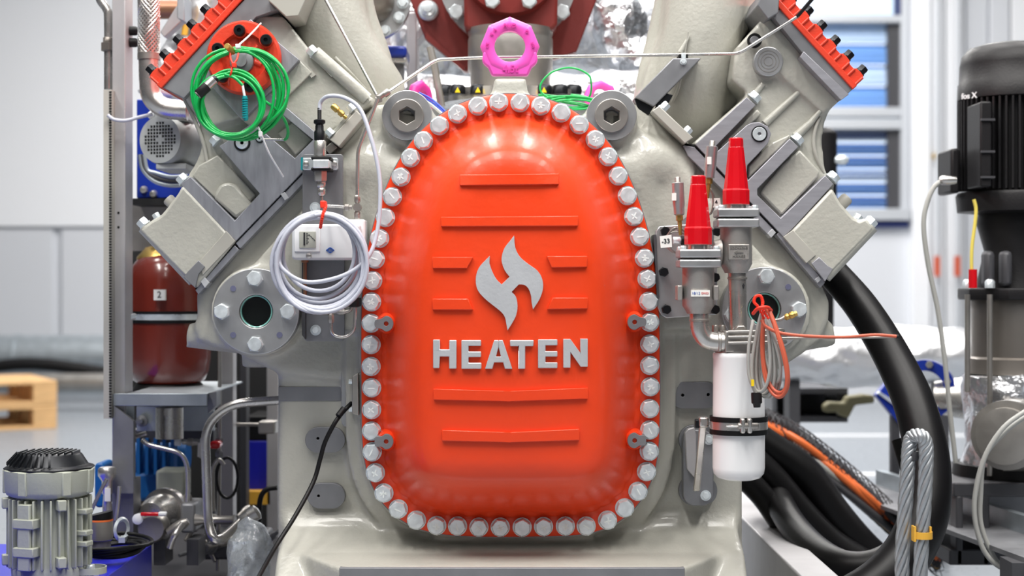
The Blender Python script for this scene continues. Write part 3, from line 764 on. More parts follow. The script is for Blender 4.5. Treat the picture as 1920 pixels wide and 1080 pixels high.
B().prism([(376, 528), (384, 520), (392, 530), (384, 540)], .046, .1).obj('white_shim', M_silver, lb, bevel=.0005)
grp(lb, 'end_block', [(502, 0), (530, -30), (600, -60), (560, 30), (536, 32)], .03, .3, M_cast2, .002)
# round red cover with six black bolts
rc = thing('round_cover', 'round red cover with six black bolts on the left bank, green cable before it', 'cover', W(458, 110, .03))
b = B(); b.ring(W(459, 110, .036), (0, -1, 0), [(PX(70), 0), (PX(70), .014), (PX(66), .020), (PX(46), .020), (PX(43), .010), (PX(20), .012), (PX(20), 0)], 56)
b.obj('cover_disc', M_orange2, rc)
for k in range(6):
    a = R(-100 + 60 * k); cx, cy = 459 + 53 * math.cos(a), 110 + 53 * math.sin(a)
    B().lathe(W(cx, cy, .016), (0, -1, 0), [(PX(14), 0), (PX(13), .006)], 20).obj('bolt_boss', M_orange2, rc)
    p = (459 + 34 * math.cos(a), 110 + 34 * math.sin(a)); q = (459 + 20 * math.cos(a), 110 + 20 * math.sin(a))
    B().cyl(W(p[0], p[1], .028), W(q[0], q[1], .028), PX(7)).obj('spoke', M_orange2, rc)
    B().lathe(W(cx, cy, .010), (0, -1, 0), [(PX(11), 0), (PX(11), .008), (PX(9.5), .011), (PX(4), .011), (PX(4), .007), (0, .007)], 20).obj('black_bolt', M_blackb, rc)
B().lathe(W(456, 118, .03), (0, -1, 0), [(PX(22), 0), (PX(22), .020), (PX(19), .022), (PX(11), .022), (PX(11), .03), (0, .03)], 28).obj('hub', M_plate, rc)

# ================================================================ MANIFOLDS ABOVE THE BANKS
def manifold(label, polys, tubes, ribs):
    t = thing('manifold', label, 'manifold', W(polys[0][0][0][0], polys[0][0][0][1], .3))
    b = B()
    for pts, d0, d1 in polys: b.prism(pts, d0, d1)
    for pts, r in tubes: b.tube(PT(pts), r, 24, 5)
    cast(b, 'casting', M_cast, t, .008, 12)
    for pts, r in ribs: B().tube(PT(pts), r, 10, 4, rr=lambda q: r * (1 - .6 * q)).obj('rib', M_cast, t)
    return t
manifold('grey cast manifold rising from the right bank',
    [([(1256, -60), (1240, 60), (1212, 130), (1194, 205), (1205, 240), (1290, 275), (1400, 182), (1376, 150), (1384, 90), (1420, 30), (1430, -60)], .20, .5)],
    [([(1330, -90, .22), (1322, 20, .20), (1305, 110, .20), (1290, 190, .22), (1290, 240, .26)], .078), ([(1272, -70, .30), (1246, 60, .30), (1224, 150, .30), (1216, 210, .30)], .035)],
    [([(1276, 99, .125), (1292, 68, .122)], .006), ([(1232, 105, .25), (1246, 58, .25)], .007), ([(1262, 190, .155), (1276, 150, .13), (1290, 60, .12)], .004)])
manifold('grey cast manifold rising from the left bank',
    [([(520, -60), (556, 28), (590, 98), (700, 190), (722, 190), (722, 130), (690, 40), (676, -60)], .20, .5)],
    [([(600, -90, .22), (608, 10, .20), (636, 90, .20), (676, 150, .22), (700, 186, .26)], .075), ([(650, -70, .26), (670, 30, .26), (698, 110, .27), (712, 180, .30)], .04)],
    [([(628, 108, .13), (655, 134, .13), (686, 166, .15)], .004)])
# square bar strut on the right with a pipe clip
t = thing('support_bar', 'square grey steel bar sloping beneath the thin pipe on the right', 'bar', W(1195, 195, .1))
B().prism([(1191, 182), (1262, 109), (1315, 109), (1226, 200)], .075, .13).obj('bar', M_plate, t, bevel=.002)
B().prism([(1189, 184), (1226, 200), (1216, 216), (1196, 204)], .085, .13).obj('bar_foot', M_blackb, t, bevel=.001)
# hinge-like clamp with two bolts between the bar and the right bank
t = thing('clamp_bracket', 'small grey clamp bracket with two bolts between support bar and right bank', 'bracket', W(1250, 240, .1))
B().prism([(1222, 208), (1236, 198), (1300, 258), (1284, 270)], .04, .1).obj('clamp_plate', M_cast2, t, bevel=.002)
B().prism([(1228, 208), (1248, 204), (1262, 178), (1240, 172)], .08, .12).obj('back_plate', M_blackb, t, bevel=.001)
bank_bolt(t, 1242, 204, .7, -.7, .05, 9, 14); bank_bolt(t, 1284, 250, .7, -.7, .05, 9, 14)
t = thing('clamp_bracket', 'small grey clamp bracket with brass valve left of the socket plug', 'bracket', W(640, 240, .1))
B().prism([(618, 262), (668, 206), (682, 220), (636, 276)], .035, .1).obj('clamp_plate', M_cast2, t, bevel=.002)
B().prism([(612, 258), (660, 204), (666, 208), (620, 262)], .04, .1).obj('white_spacer', M_cast, t, bevel=.002)
bank_bolt(t, 622, 252, -.7, -.7, .04, 8, 12); bank_bolt(t, 662, 206, -.7, -.7, .04, 8, 12)
B().prism([(608, 278), (622, 266), (632, 276), (618, 290)], .05, .1).obj('steel_key', M_ssd, t, bevel=.001)
ax = Vector((-.75, 0, .68))
b = B(); b.lathe(W(650, 222, .03), ax, [(PX(3), 0), (PX(4), PX(4)), (PX(3), PX(8)), (PX(6), PX(10)), (PX(6), PX(18)), (PX(4), PX(19)), (PX(4.5), PX(22)), (PX(6.5), PX(23)), (PX(6.5), PX(34)), (PX(5), PX(37))], 16)
b.obj('brass_valve', M_brass, t)

# ================================================================ EYE BOLTS
def eyebolt(name, label, cx, cy, d, s, m_, full=True, ang=0.0):
    t = thing(name, label, 'eye bolt', W(cx, cy + 53 * s, d))
    b = B()
    n = 8; N = 48
    def outr(a):
        k = math.pi / 4; q = ((a + k / 2 + R(22.5)) % k) - k / 2
        return 54 * s * math.cos(k / 2) / math.cos(q) * 1.03
    prof = [(0, -8), (.35, -11), (.75, -10), (1, -5), (1, 5), (.75, 10), (.35, 11), (0, 8)]
    bm = b.bm; rings = []
    rot = Matrix.Rotation(R(ang), 4, 'Z')
    c = W(cx, cy, d)
    for i in range(N):
        a = 2 * math.pi * i / N; ri = 29 * s; ro = outr(a); row = []
        for f, dy in prof:
            r = PX(ri + (ro - ri) * f, d)
            v = Vector((r * math.cos(a), dy * s * (3 + d) / 3000 * 1.1, -r * math.sin(a)))
            row.append(bm.verts.new(c + rot @ v))
        rings.append(row)
    for i in range(N):
        for k in range(len(prof)): bm.faces.new((rings[i][k], rings[(i + 1) % N][k], rings[(i + 1) % N][(k + 1) % len(prof)], rings[i][(k + 1) % len(prof)]))
    bmesh.ops.recalc_face_normals(bm, faces=bm.faces[:])
    b.obj('eye_ring', m_, t, smooth=50)
    if full:
        arc = [(cx + 36 * math.cos(R(a)), cy + 36 * math.sin(R(a))) for a in range(168, 10, -12)]
        B().prism([(cx - 50, cy + 8)] + arc + [(cx + 50, cy + 8), (cx + 52, cy + 24), (cx + 50, cy + 31), (cx + 41, cy + 38), (cx + 34, cy + 54), (cx - 34, cy + 54), (cx - 41, cy + 38), (cx - 50, cy + 31), (cx - 52, cy + 24)], d - .0105, d + .0105).obj('shank_collar', m_, t, bevel=.004)
    return t
e = eyebolt('eye_bolt', 'large bright pink lifting eye bolt standing on top above the orange cover', 956, 88, .06, 1.0, M_pink)
text('4,5t', 957, 130, .0480, 19, 'load_marking', M_pinkd, e, .0012, bold=.0002)
text('RUD', 956, 48, .046, 10, 'relief_lettering', M_pinkd, e, .001, sx=1.2)
for (s_, x, y, a) in (('R', 922, 64, 42), ('A', 928, 56, 42), ('CE', 914, 84, 80), ('O', 988, 59, -40), ('H8', 999, 84, -75)):
    text(s_, x, y, .046, 9, 'relief_lettering', M_pinkd, e, .001, a)
eyebolt('eye_bolt', 'smaller pink eye bolt behind the left socket plug', 788, 190, .45, .62 * 1.15, M_pink2, False, 62)
eyebolt('eye_bolt', 'smaller pink eye bolt behind the right socket plug', 1126, 185, .45, .62, M_pink, False, 20)

# ================================================================ PIPES AND CABLES IN FRONT
def pipe(name, label, cat, pts, r, m_, d=0.0, n=12, smooth=0, group=None):
    return tag(B().tube(PT(pts, d), r, n, smooth).obj(name, m_), label, cat, group)
def corner(pts, rad=14):
    """rounds the corners of a pixel path"""
    P = [Vector((p[0], p[1], p[2])) for p in pts]; out = [P[0]]
    for i in range(1, len(P) - 1):
        a, b_, c = P[i - 1], P[i], P[i + 1]
        l1 = min(rad, (a.xy - b_.xy).length / 2.1); l2 = min(rad, (c.xy - b_.xy).length / 2.1)
        p = b_ + (a - b_) * (l1 / (a.xy - b_.xy).length); q = b_ + (c - b_) * (l2 / (c.xy - b_.xy).length)
        for k in range(7):
            t = k / 6; out.append((p * (1 - t) ** 2) + (b_ * 2 * t * (1 - t)) + (q * t * t))
    out.append(P[-1]); return [(v.x, v.y, v.z) for v in out]

t = thing('thin_steel_pipe', 'long thin steel pipe running behind the big pink eye bolt to the right bank', 'pipe', W(960, 108, .11))
B().tube(PT(corner([(716, 181, .02), (818, 112, .11), (903, 108, .11), (1300, 102.2, .10), (1385, 101, .042), (1497, 30, .02)])), PX(3.2), 12).obj('pipe', M_ss, t)
B().tube(PT([(1494, 32, .021), (1530, -10, .0)]), PX(3.6), 10).obj('black_sleeve', M_blackp, t)
t2 = thing('pipe_clip', 'small rubber lined clip holding the thin pipe on the support bar', 'clip', W(1281, 110, .09))
B().rect(1273, 101, 1290, 113, .085, .125).obj('rubber', M_black, t2, bevel=.001)
B().rect(1278, 99, 1286, 122, .078, .09).obj('strap', M_zinc, t2, bevel=.001)
place('hex_bolt', hexbolt_mesh(PX(5), .006, M_zinc, 1.3, 'hex_bolt'), t2, 1281, 116, .076)
t = thing('impulse_pipe', 'thin steel pipe coming down from the top left to a small tee', 'pipe', W(700, 180, .0))
B().tube(PT([(600, -20, .05), (706, 178, .0)]), PX(3), 12).obj('pipe', M_ss, t)
t = thing('gauge_pipe', 'thin steel pipe bending down from the tee to the pressure switch', 'pipe', W(670, 400, .0))
B().tube(PT(corner([(708, 186, -.01), (671, 282, -.01), (670, 372, -.01)], 12)), PX(3.6), 12).obj('pipe', M_ss, t)
b = B()
for (x, y, dx, dy, L, r) in ((706, 186, 1, -.75, 22, 5.5), (720, 177, .8, -.5, 9, 7)): b.lathe(W(x, y, -.005), (dx, 0, -dy), [(PX(r), 0), (PX(r), PX(L)), (PX(r * .7), PX(L + 3))], 8)
b.lathe(W(712, 192, -.005), (-.3, 0, 1), [(PX(5), 0), (PX(6), PX(4)), (PX(6), PX(12))], 8)
b.obj('tee_fitting', M_ssd, t)

# black cable left of the cover and the side sensor it plugs into
t = thing('side_flange', 'steel edge flange with a plug standing between crankcase and cover, black cable leaving it', 'flange', W(662, 745, .09))
B().prism(rrect(640, 690, 673, 801, 12, 5), .082, .12).obj('base_plate', M_turn, t, bevel=.001)
B().prism([(660, 706), (671, 700), (672, 779), (660, 775)], .0, .09).obj('flange_plate', M_ssd, t, bevel=.001)
B().prism([(671, 700), (688, 698), (688, 786), (672, 784)], .02, .09).obj('flange_body', M_cast2, t, bevel=.003)
for y in (716, 768): B().lathe(W(654, y, .06), (1, 0, 0), [(PX(5), 0), (PX(5), PX(8))], 6).obj('bolt', M_zinc, t)
t = thing('black_cable', 'black cable curving down across the lower left of the crankcase', 'cable', W(600, 860, 0))
B().tube(PT([(659, 756, .03), (652, 763, .02), (640, 776, .01), (626, 796, .0), (609, 830, .0), (600, 862, .0), (587, 905, -.01), (553, 968, -.06), (520, 1020, -.10), (496, 1062, -.16), (480, 1092, -.2)]), PX(4.2), 12, 6).obj('cable', M_black, t)
B().tube(PT([(645, 766, .01), (634, 780, .0)]), PX(6), 8).obj('cable_tie', M_black, t)

# ================================================================ PRESSURE SWITCH STATION, LEFT
t = thing('instrument_bracket', 'dark steel bracket plate behind the pressure switch and grey cable coil', 'bracket', W(606, 600, .02))
B().prism(rrect(567, 289, 643, 410, 5, 3), .025, .035).obj('upper_plate', M_plate, t, bevel=.001)
B().prism(rrect(570, 400, 646, 640, 8, 4), .040, .05).obj('lower_plate', M_plate, t, bevel=.001)
B().prism([(566, 470), (572, 470), (572, 636), (566, 628)], .02, .05).obj('plate_edge', M_darkgrey, t)
B().rect(568, 385, 640, 420, .026, .05).obj('joint_plate', M_plate, t)
ph = hexbolt_mesh(PX(7), .006, M_zinc, 1.45, 'bolt')
place('bolt', ph, t, 592, 619, .040); place('bolt', ph, t, 591, 389, .025)
t = thing('pressure_sensor', 'slim steel pressure sensor clamped upright on the dark bracket, grey cable from its top', 'sensor', W(601, 400, 0))
def upright(n, x, prof, m_, parent, d=0.0, ns=24, tilt=0.0):
    """prof: (radius px, photo y)"""
    y0 = prof[0][1]; ax = Vector((math.sin(R(tilt)), 0, -math.cos(R(tilt))))
    return B().lathe(W(x, y0, d), ax, [(PX(r, d), PX(y - y0, d)) for r, y in prof], ns).obj(n, m_, parent)
upright('cable_gland', 599, [(2.5, 200), (3.8, 203), (3.8, 224), (5, 226)], M_blackp, t, -.02)
upright('knurled_nut', 599, [(8, 224), (11, 226), (11, 231), (7, 234), (8, 236), (8, 244), (10, 247), (10, 263), (7, 264)], M_blackb, t, -.02, 16)
upright('sensor_body', 600, [(9, 263), (11.5, 266), (11.5, 298), (10, 300), (10, 330)], M_ss, t, -.02, 28)
upright('hex_nut', 601, [(12, 316), (12.5, 318), (12.5, 338), (11, 340)], M_ssd, t, -.02, 6)
upright('hex_nut', 602, [(8, 340), (9, 342), (9, 350), (7, 352)], M_ss, t, -.02, 6)
upright('hex_nut', 603, [(6, 352), (8, 355), (8, 364), (5, 367)], M_ss, t, -.02, 8)
t = thing('sensor_clamp', 'bright zinc saddle clamp with two screws around the pressure sensor', 'clamp', W(601, 307, -.01))
B().prism(rrect(566, 296, 633, 318, 3, 3), .008, .025).obj('saddle', M_zinc, t, bevel=.001)
B().prism(rrect(586, 299, 617, 315, 2, 3), -.040, .010).obj('strap_arch', M_zinc, t, bevel=.004)
for y in (293, 314): B().prism(rrect(583, y, 620, y + 6, 2, 3), -.036, .012).obj('rubber_strip', M_black, t, bevel=.002)
B().prism([(564, 295), (568, 295), (567, 319), (564, 318)], .006, .02).obj('green_edge', M_teal, t)
sl = B().lathe((0, 0, 0), (0, -1, 0), [(PX(5.5), 0), (PX(5), .004), (PX(3), .005), (0, .005)], 20).mesh('cross_screw', M_ss)
place('cross_screw', sl, t, 574, 307, .007); place('cross_screw', sl, t, 627, 307, .007)

# tubing and fittings beside the sensor
t = thing('sensor_tubing', 'bent steel tube and small tee joining sensor and gauge pipe', 'tubing', W(640, 388, 0))
B().tube(PT(corner([(602, 364, -.02), (604, 386, -.02), (625, 386, -.015), (655, 389, -.01)], 10)), PX(3), 10).obj('tube', M_ss, t)
b = B()
b.lathe(W(645, 389, -.01), (1, 0, 0), [(PX(4), 0), (PX(6.5), PX(2)), (PX(6.5), PX(9)), (PX(4.5), PX(10)), (PX(4.5), PX(15))], 6)
b.lathe(W(670, 366, -.01), (0, 0, -1), [(PX(4), 0), (PX(6), PX(3)), (PX(6), PX(12)), (PX(4), PX(14)), (PX(4), PX(30)), (PX(6), PX(32)), (PX(6), PX(42)), (PX(4), PX(46))], 6)
b.lathe(W(670, 389, -.01), (0, 1, 0), [(PX(8), -.008), (PX(8), .012)], 8)
b.obj('tee_fitting', M_ssd, t)

t = thing('pressure_switch', 'pale grey plastic pressure switch box with small scale window behind the cable coil', 'switch', W(615, 488, 0))
B().prism(rrect(547, 420, 676, 487, 6, 4), -.035, .03).obj('housing', M_box, t, bevel=.004)
B().prism(rrect(640, 411, 684, 487, 4, 4), -.020, .035).obj('side_cover', M_white, t, bevel=.003)
B().rect(670, 430, 679, 478, -.022, .0).obj('side_slot', M_box, t, bevel=.001)
B().rect(552, 424, 600, 472, -.037, .0).obj('front_panel', M_white, t, bevel=.001)
B().rect(561, 434, 592, 465, -.0385, -.03).obj('scale_window', mat('scale_grey', (176, 178, 168), .5), t, bevel=.0005)
B().rect(569, 436, 572, 460, -.0395, -.03).obj('pointer', M_ink, t)
for k in range(7): B().rect(574, 437 + 3.2 * k, 577 + (2 if k % 2 else 0), 437.9 + 3.2 * k, -.0393, -.03).obj('scale_tick', M_ink, t)
for k in range(4): B().prism([(579 + 3 * k, 440 + 3 * k), (580 + 3 * k, 439.4 + 3 * k), (582 + 3 * k, 442 + 3 * k), (581 + 3 * k, 442.6 + 3 * k)], -.0393, -.03).obj('scale_tick', M_ink, t)
# blue emblem: an oval with points and the worn lettering inside
filled([[(611, 469), (616, 465), (619, 463.5), (622, 465), (627, 469), (622, 473), (619, 475), (616, 473)], [(613, 469), (616.5, 466.3), (621.5, 466.3), (625, 469), (621.5, 472), (616.5, 472)]], -.0365, -.034, 'blue_emblem', M_inkb, t)
text('ALCO', 619, 469, -.0362, 4.4, 'blue_emblem', M_inkb, t, .0004, bold=.0001)
place('cross_screw', sl, t, 579, 480, -.035)
place('knurled_post', B().lathe((0, 0, 0), (0, 0, -1), [(PX(7), 0), (PX(7), PX(4)), (PX(3.5), PX(5)), (PX(3.5), PX(70))], 12).mesh('copper_post', M_brownrub), t, 572, 488, .0)

t = thing('return_tubing', 'thin steel loop of tube with fittings at the lower end of the bracket', 'tubing', W(640, 600, 0))
B().tube(PT(corner([(621, 600, -.01), (621, 628, -.01), (645, 634, -.01), (664, 622, -.01), (667, 575, -.01), (660, 565, -.01)], 12)), PX(3), 10).obj('tube', M_ss, t)
B().lathe(W(664, 558, -.01), (0, 0, -1), [(PX(13), 0), (PX(13), PX(16)), (PX(7), PX(18))], 20).obj('black_cap', M_black, t)
b = B()
b.lathe(W(621, 588, -.01), (0, 0, -1), [(PX(4), 0), (PX(6), PX(3)), (PX(6), PX(15)), (PX(4), PX(18))], 6)
b.lathe(W(606, 585, -.01), (1, 0, 0), [(PX(6), 0), (PX(6), PX(10)), (PX(4), PX(12)), (PX(4), PX(25)), (PX(6), PX(27)), (PX(6), PX(38)), (PX(4), PX(42))], 6)
b.tube(PT([(644, 585, -.01), (656, 582, -.01), (661, 572, -.01)]), PX(3.5), 10, 4)
b.obj('fitting', M_ssd, t)

def coil_pts(turns, d0, dd, jit=0.0, seed=1, steps=40, start=0.0):
    rr = random.Random(seed); out = []
    for i, (cx, cy, rx, ry) in enumerate(turns):
        nx = turns[min(i + 1, len(turns) - 1)]
        ph = [rr.uniform(0, 6.28) for _ in range(3)]; z = rr.uniform(-1, 1) * dd
        zn = z
        for k in range(steps):
            f = k / steps; a = start + 2 * math.pi * f; g = f * f * (3 - 2 * f)
            q = [turns[i][j] * (1 - g) + nx[j] * g for j in range(4)]
            w = 1 + jit * math.sin(2 * a + ph[0]) + jit * .6 * math.sin(3 * a + ph[1])
            out.append((q[0] + q[2] * w * math.sin(a), q[1] - q[3] * w * math.cos(a), d0 + dd * math.sin(a * 1.0 + ph[2]) * .6 - i * dd * .25))
    return out
t = thing('grey_cable_coil', 'coil of lilac grey cable hanging over the pressure switch', 'cable', W(602, 590, -.07))
turns = [(603, 470, 62, 66), (600, 478, 72, 76), (598, 486, 76, 80), (604, 489, 81, 84), (597, 491, 84, 88), (602, 493, 80, 90), (600, 492, 87, 91), (596, 492, 84, 94), (602, 487, 86, 88), (598, 497, 89, 90), (604, 494, 84, 92)]
pts = coil_pts(turns, -.075, .012, .012, 4)
tail = [(604, 402, -.09), (660, 418, -.10), (680, 470, -.10)]
path = [(599, 206, -.02), (602, 190, -.02), (618, 180, -.03), (648, 184, -.04), (676, 206, -.05), (696, 260, -.06), (710, 320, -.065), (713, 372, -.07), (708, 430, -.075), (694, 476, -.085), (664, 506, -.095), (620, 524, -.10), (570, 528, -.10), (530, 504, -.10), (516, 470, -.09)]
B().tube(PT(pts), PX(3.9), 10).obj('cable_turns', M_greyc, t)
B().tube(PT(path), PX(3.9), 12, 6).obj('cable_tail', M_greyc, t)
t = thing('red_beaded_tie', 'red beaded cable tie around the top of the grey cable coil', 'cable tie', W(604, 400, -.09))
b = B()
tp = catmull(PT([(607, 379, -.03), (611, 386, -.09), (606, 400, -.112), (603, 414, -.11), (601, 426, -.09)]), 8)
b.tube(tp, PX(2.0), 8)
for p in tp[::2]: b.lathe(p - Vector((0, 0, .0035)), (0, 0, 1), [(0, 0), (PX(3), .002), (PX(3), .005), (0, .007)], 8)
b.obj('tie', M_tie, t)
B().rect(600, 376, 610, 390, -.10, -.07).obj('tie_head', M_tie, t, bevel=.002)

# green cable
t = thing('green_cable_coil', 'coil of bright green cable hanging before the round red cover', 'cable', W(440, 268, -.03))
tA = [(450, 172, 70, 80), (440, 180, 86, 88), (462, 172, 80, 84), (446, 178, 78, 86), (452, 176, 84, 80), (440, 178, 76, 82)]
tB = [(432, 196, 60, 60), (436, 192, 58, 58), (430, 196, 64, 62), (434, 192, 62, 56), (437, 194, 58, 62), (432, 198, 54, 56), (430, 200, 60, 58)]
B().tube(PT(coil_pts(tA, -.03, .010, .022, 11)), PX(2.9), 8).obj('cable_turns', M_greenc, t)
B().tube(PT(coil_pts(tB, -.055, .008, .022, 5)), PX(2.9), 8).obj('cable_turns', M_greenc, t)
B().tube(PT([(447, 92, -.04), (490, 98, -.05), (526, 124, -.05), (541, 158, -.05), (536, 192, -.05), (520, 215, -.05), (490, 240, -.04)]), PX(2.9), 8, 6).obj('cable_tail', M_greenc, t)
B().tube(PT([(494, 188, -.05), (516, 204, -.04), (534, 226, -.02), (540, 246, .0), (538, 258, .01), (534, 262, .02)]), PX(2.9), 8, 6).obj('cable_tail', M_greenc, t)
B().tube(PT([(536, 262, .02), (492, 261, .03)]), PX(2.4), 10).obj('probe', M_ss, t)
B().tube(PT([(422, 140, -.07), (440, 146, -.08), (455, 160, -.08)]), PX(2.9), 8, 5).obj('cable_tail', M_greenc, t)
B().tube(PT([(455, 160, -.08), (457, 172, -.08), (459, 182, -.08)]), PX(2.4), 8, 4).obj('white_sleeve', M_white, t)
b = B(); b.lathe(W(459, 180, -.08), (.05, 0, -1), [(PX(4), 0), (PX(4.5), PX(3)), (PX(4.5), PX(42)), (PX(3), PX(45))], 16)
for k in range(9): b.lathe(W(459.3, 184 + 4.4 * k, -.08), (.05, 0, -1), [(PX(5.6), 0), (PX(5.6), PX(2))], 16)
b.obj('teal_strain_relief', M_teal, t)
a0 = W(406, 146, -.09); a1 = W(371, 178, -.10); ax = a1 - a0
t2 = thing('cable_plug', 'round steel and black plug lying on the green coil', 'plug', a1)
L = ax.length
B().lathe(a0, ax, [(PX(6), 0), (PX(8), L * .05), (PX(8), L * .12)], 24).obj('rear_collar', M_blackb, t2)
B().lathe(a0 + ax * .12, ax, [(PX(9), 0), (PX(9), L * .38)], 28).obj('steel_body', M_ss, t2)
B().lathe(a0 + ax * .50, ax, [(PX(9.6), 0), (PX(9.6), L * .46), (PX(8), L * .5), (PX(7), L * .5)], 28).obj('black_sleeve', M_blackp, t2)
B().lathe(a0 + ax * .965, ax, [(PX(7.5), 0), (PX(7.5), L * .05), (PX(5), L * .052), (PX(5), L * .03), (0, L * .03)], 24).obj('contact_face', M_ssd, t2)
t = thing('brass_pin', 'brass cylinder plug head above the green coil', 'plug', W(437, 97, -.06))
B().lathe(W(437, 97, -.04), (-.2, -1, .2), [(PX(6), 0), (PX(6), .03), (PX(5), .032)], 20).obj('pin_head', M_brass, t)
t = thing('red_tie_pair', 'thin red tie crossed over the green coil to a black bolt', 'cable tie', W(432, 150, -.07))
B().tube(PT([(447, 100, -.06), (444, 112, -.07), (437, 122, -.075), (433, 138, -.08), (429, 152, -.06), (430, 160, -.01)]), PX(1.9), 8, 5).obj('tie', M_tie, t)
B().tube(PT([(431, 100, -.06), (433, 112, -.07), (438, 122, -.075)]), PX(1.9), 8, 5).obj('tie', M_tie, t)
B().rect(434, 117, 442, 126, -.083, -.072).obj('tie_head', M_tie, t, bevel=.001)
t = thing('white_tie', 'long white cable tie from the round red cover to the right above the coil', 'cable tie', W(460, 75, -.04))
B().tube(PT([(444, 92, -.06), (446, 86, -.06), (466, 68, -.03), (489, 44, .03)]), PX(1.9), 6, 4).obj('tie', M_white, t)
B().rect(441, 82, 450, 90, -.066, -.055).obj('tie_head', M_white, t, bevel=.001)
t = thing('white_tie', 'long white cable tie hanging from the lower right of the green coil', 'cable tie', W(500, 270, -.04))
B().tube(PT([(484, 238, -.05), (490, 252, -.05), (505, 288, -.03), (531, 331, .03)]), PX(2.0), 6, 4).obj('tie', M_white, t)
B().rect(484, 246, 491, 256, -.058, -.045).obj('tie_head', M_white, t, bevel=.001)

# green cable behind the right socket plug
t = thing('green_cable_coil', 'loose green cable loops behind the top right of the orange cover', 'cable', W(1070, 200, .25))
B().tube(PT([(1100, 196, .25), (1040, 186, .25), (1010, 178, .25), (1040, 180, .25), (1100, 186, .26), (1108, 150, .24), (1094, 134, .24), (1066, 127, .24), (1034, 136, .24), (1014, 158, .24), (1018, 176, .24), (1050, 190, .24), (1108, 200, .25)]), PX(1.9, .25), 8, 8).obj('cable_loop', M_greenc, t)
B().tube(PT(coil_pts([(1070, 190, 44, 12), (1062, 192, 46, 11), (1072, 194, 44, 12), (1066, 189, 50, 9), (1076, 196, 40, 9)], .24, .01, .03, 9)), PX(1.9, .25), 8).obj('cable_turns', M_greenc, t)

# blue and white wires behind the left plug
for i, (o_, m_, nm) in enumerate(((0, M_bluec, 'blue'), (5, M_bluec, 'deep blue'), (9, M_white, 'white'), (13, M_greyc2, 'grey'))):
    tag(B().tube(PT([(786, 174 + o_, .3), (806, 184 + o_, .28), (826, 200 + o_, .26), (840, 214 + o_, .25)]), PX(1.8, .3), 8, 4).obj('thin_wire', m_),
        nm + ' wire of the bundle just right of the left socket plug', 'wire', 'wires beside the left socket plug')

# ================================================================ RELIEF VALVES, RIGHT
def valve(label, x, dz, d, ys, inlet=None):
    """ys: photo y of cap nut top, nut bottom, cone bottom, collar bottom, plate1, plate2, body end, shoulder"""
    t = thing('relief_valve', label, 'valve', W(x, ys[-1], d))
    y0, y1, y2, y3, p0, p1, p2, p3, b1, b2 = ys
    sp = lambda n, prof, m_, ns, a0=0.0: B().lathe(W(x, y0, d), (0, 0, -1), [(PX(r, d), PX(y - y0, d)) for r, y in prof], ns, a0).obj(n, m_, cap if n != 'valve_body' else t, bevel=.0008 if ns < 20 else 0)
    cap = B().lathe(W(x, y0, d), (0, 0, -1), [(PX(r, d), PX(y - y0, d)) for r, y in [(15 * dz, y1), (24.5 * dz, y2), (26.5 * dz, y2 + 2), (26.5 * dz, y3), (24, y3 + .3)]], 12, .13).obj('red_cap', M_red, t, bevel=.001, smooth=20)
    B().lathe(W(x, y0, d), (0, 0, -1), [(PX(r, d), PX(y - y0, d)) for r, y in [(12, y0 - .5), (14.2 * dz, y0 + 1.5), (14.6 * dz, y1 + 1)]], 8, .2).obj('cap_nut', M_red, cap, bevel=.001, smooth=20)
    B().lathe(W(x, y3 - 2, d), (0, 0, -1), [(PX(20, d), 0), (PX(20, d), PX(p0 - y3 + 4, d))], 28).obj('neck', M_ss, t)
    w = 39
    for (a, c, m_) in ((p0, p1, M_turn), (p2, p3, M_turn)):
        B().ext([W(x - w, a, d) + Vector((0, -.034, 0)), W(x + w, a, d) + Vector((0, -.034, 0)), W(x + w, c, d) + Vector((0, -.034, 0)), W(x - w, c, d) + Vector((0, -.034, 0))], (0, .068, 0)).obj('flange_plate', m_, t, bevel=.003)
    for sx in (-1, 1):
        for sy in (-1, 1):
            B().hexa(W(x + sx * 31, p0, d) + Vector((0, sy * .026, 0)), (0, 0, 1), PX(6, d), PX(6, d)).obj('flange_bolt', M_zinc, t)
    B().lathe(W(x, p3, d), (0, 0, -1), [(PX(r, d), PX(y - p3, d)) for r, y in [(30, p3), (30, b1), (23, b2 - 4), (21, b2), (19, b2)]], 32).obj('valve_body', M_sscast, t)
    B().rect(x - 33, (p1 + p2) / 2 - 1, x + 33, (p1 + p2) / 2 + 1, d - .02, d + .02).obj('flange_gasket', M_dark, t)
    return t
v1 = valve('red capped relief valve on the left of the pair, the lower and nearer one', 1309, 1.0, -.13, (329.5, 346, 426, 459, 468, 484, 487, 502, 573, 588))
v2 = valve('red capped relief valve on the right of the pair, the taller one', 1380, .97, -.10, (259, 276, 355, 384, 392, 408, 411, 427, 495, 512))
# extras of valve one: side lugs and sticker
for sx in (-1, 1): B().rect(1309 + sx * 34 - 5, 535, 1309 + sx * 34 + 5, 563, -.15, -.11).obj('side_lug', M_sscast, v1, bevel=.002)
B().lathe(W(1281, 548, -.13), (-1, 0, 0), [(PX(7), 0), (PX(7), PX(4)), (PX(5), PX(6))], 8).obj('side_plug', M_blackb, v1)
st = B().rect(1296, 544, 1331, 556, -.1605, -.150).obj('sticker', M_sticker, v1)
text('18/12', 1305, 550, -.161, 7, 'sticker_print', M_inkb, st, .0002)
text('DN25', 1322, 550, -.161, 5.5, 'sticker_print', M_red, st, .0002)
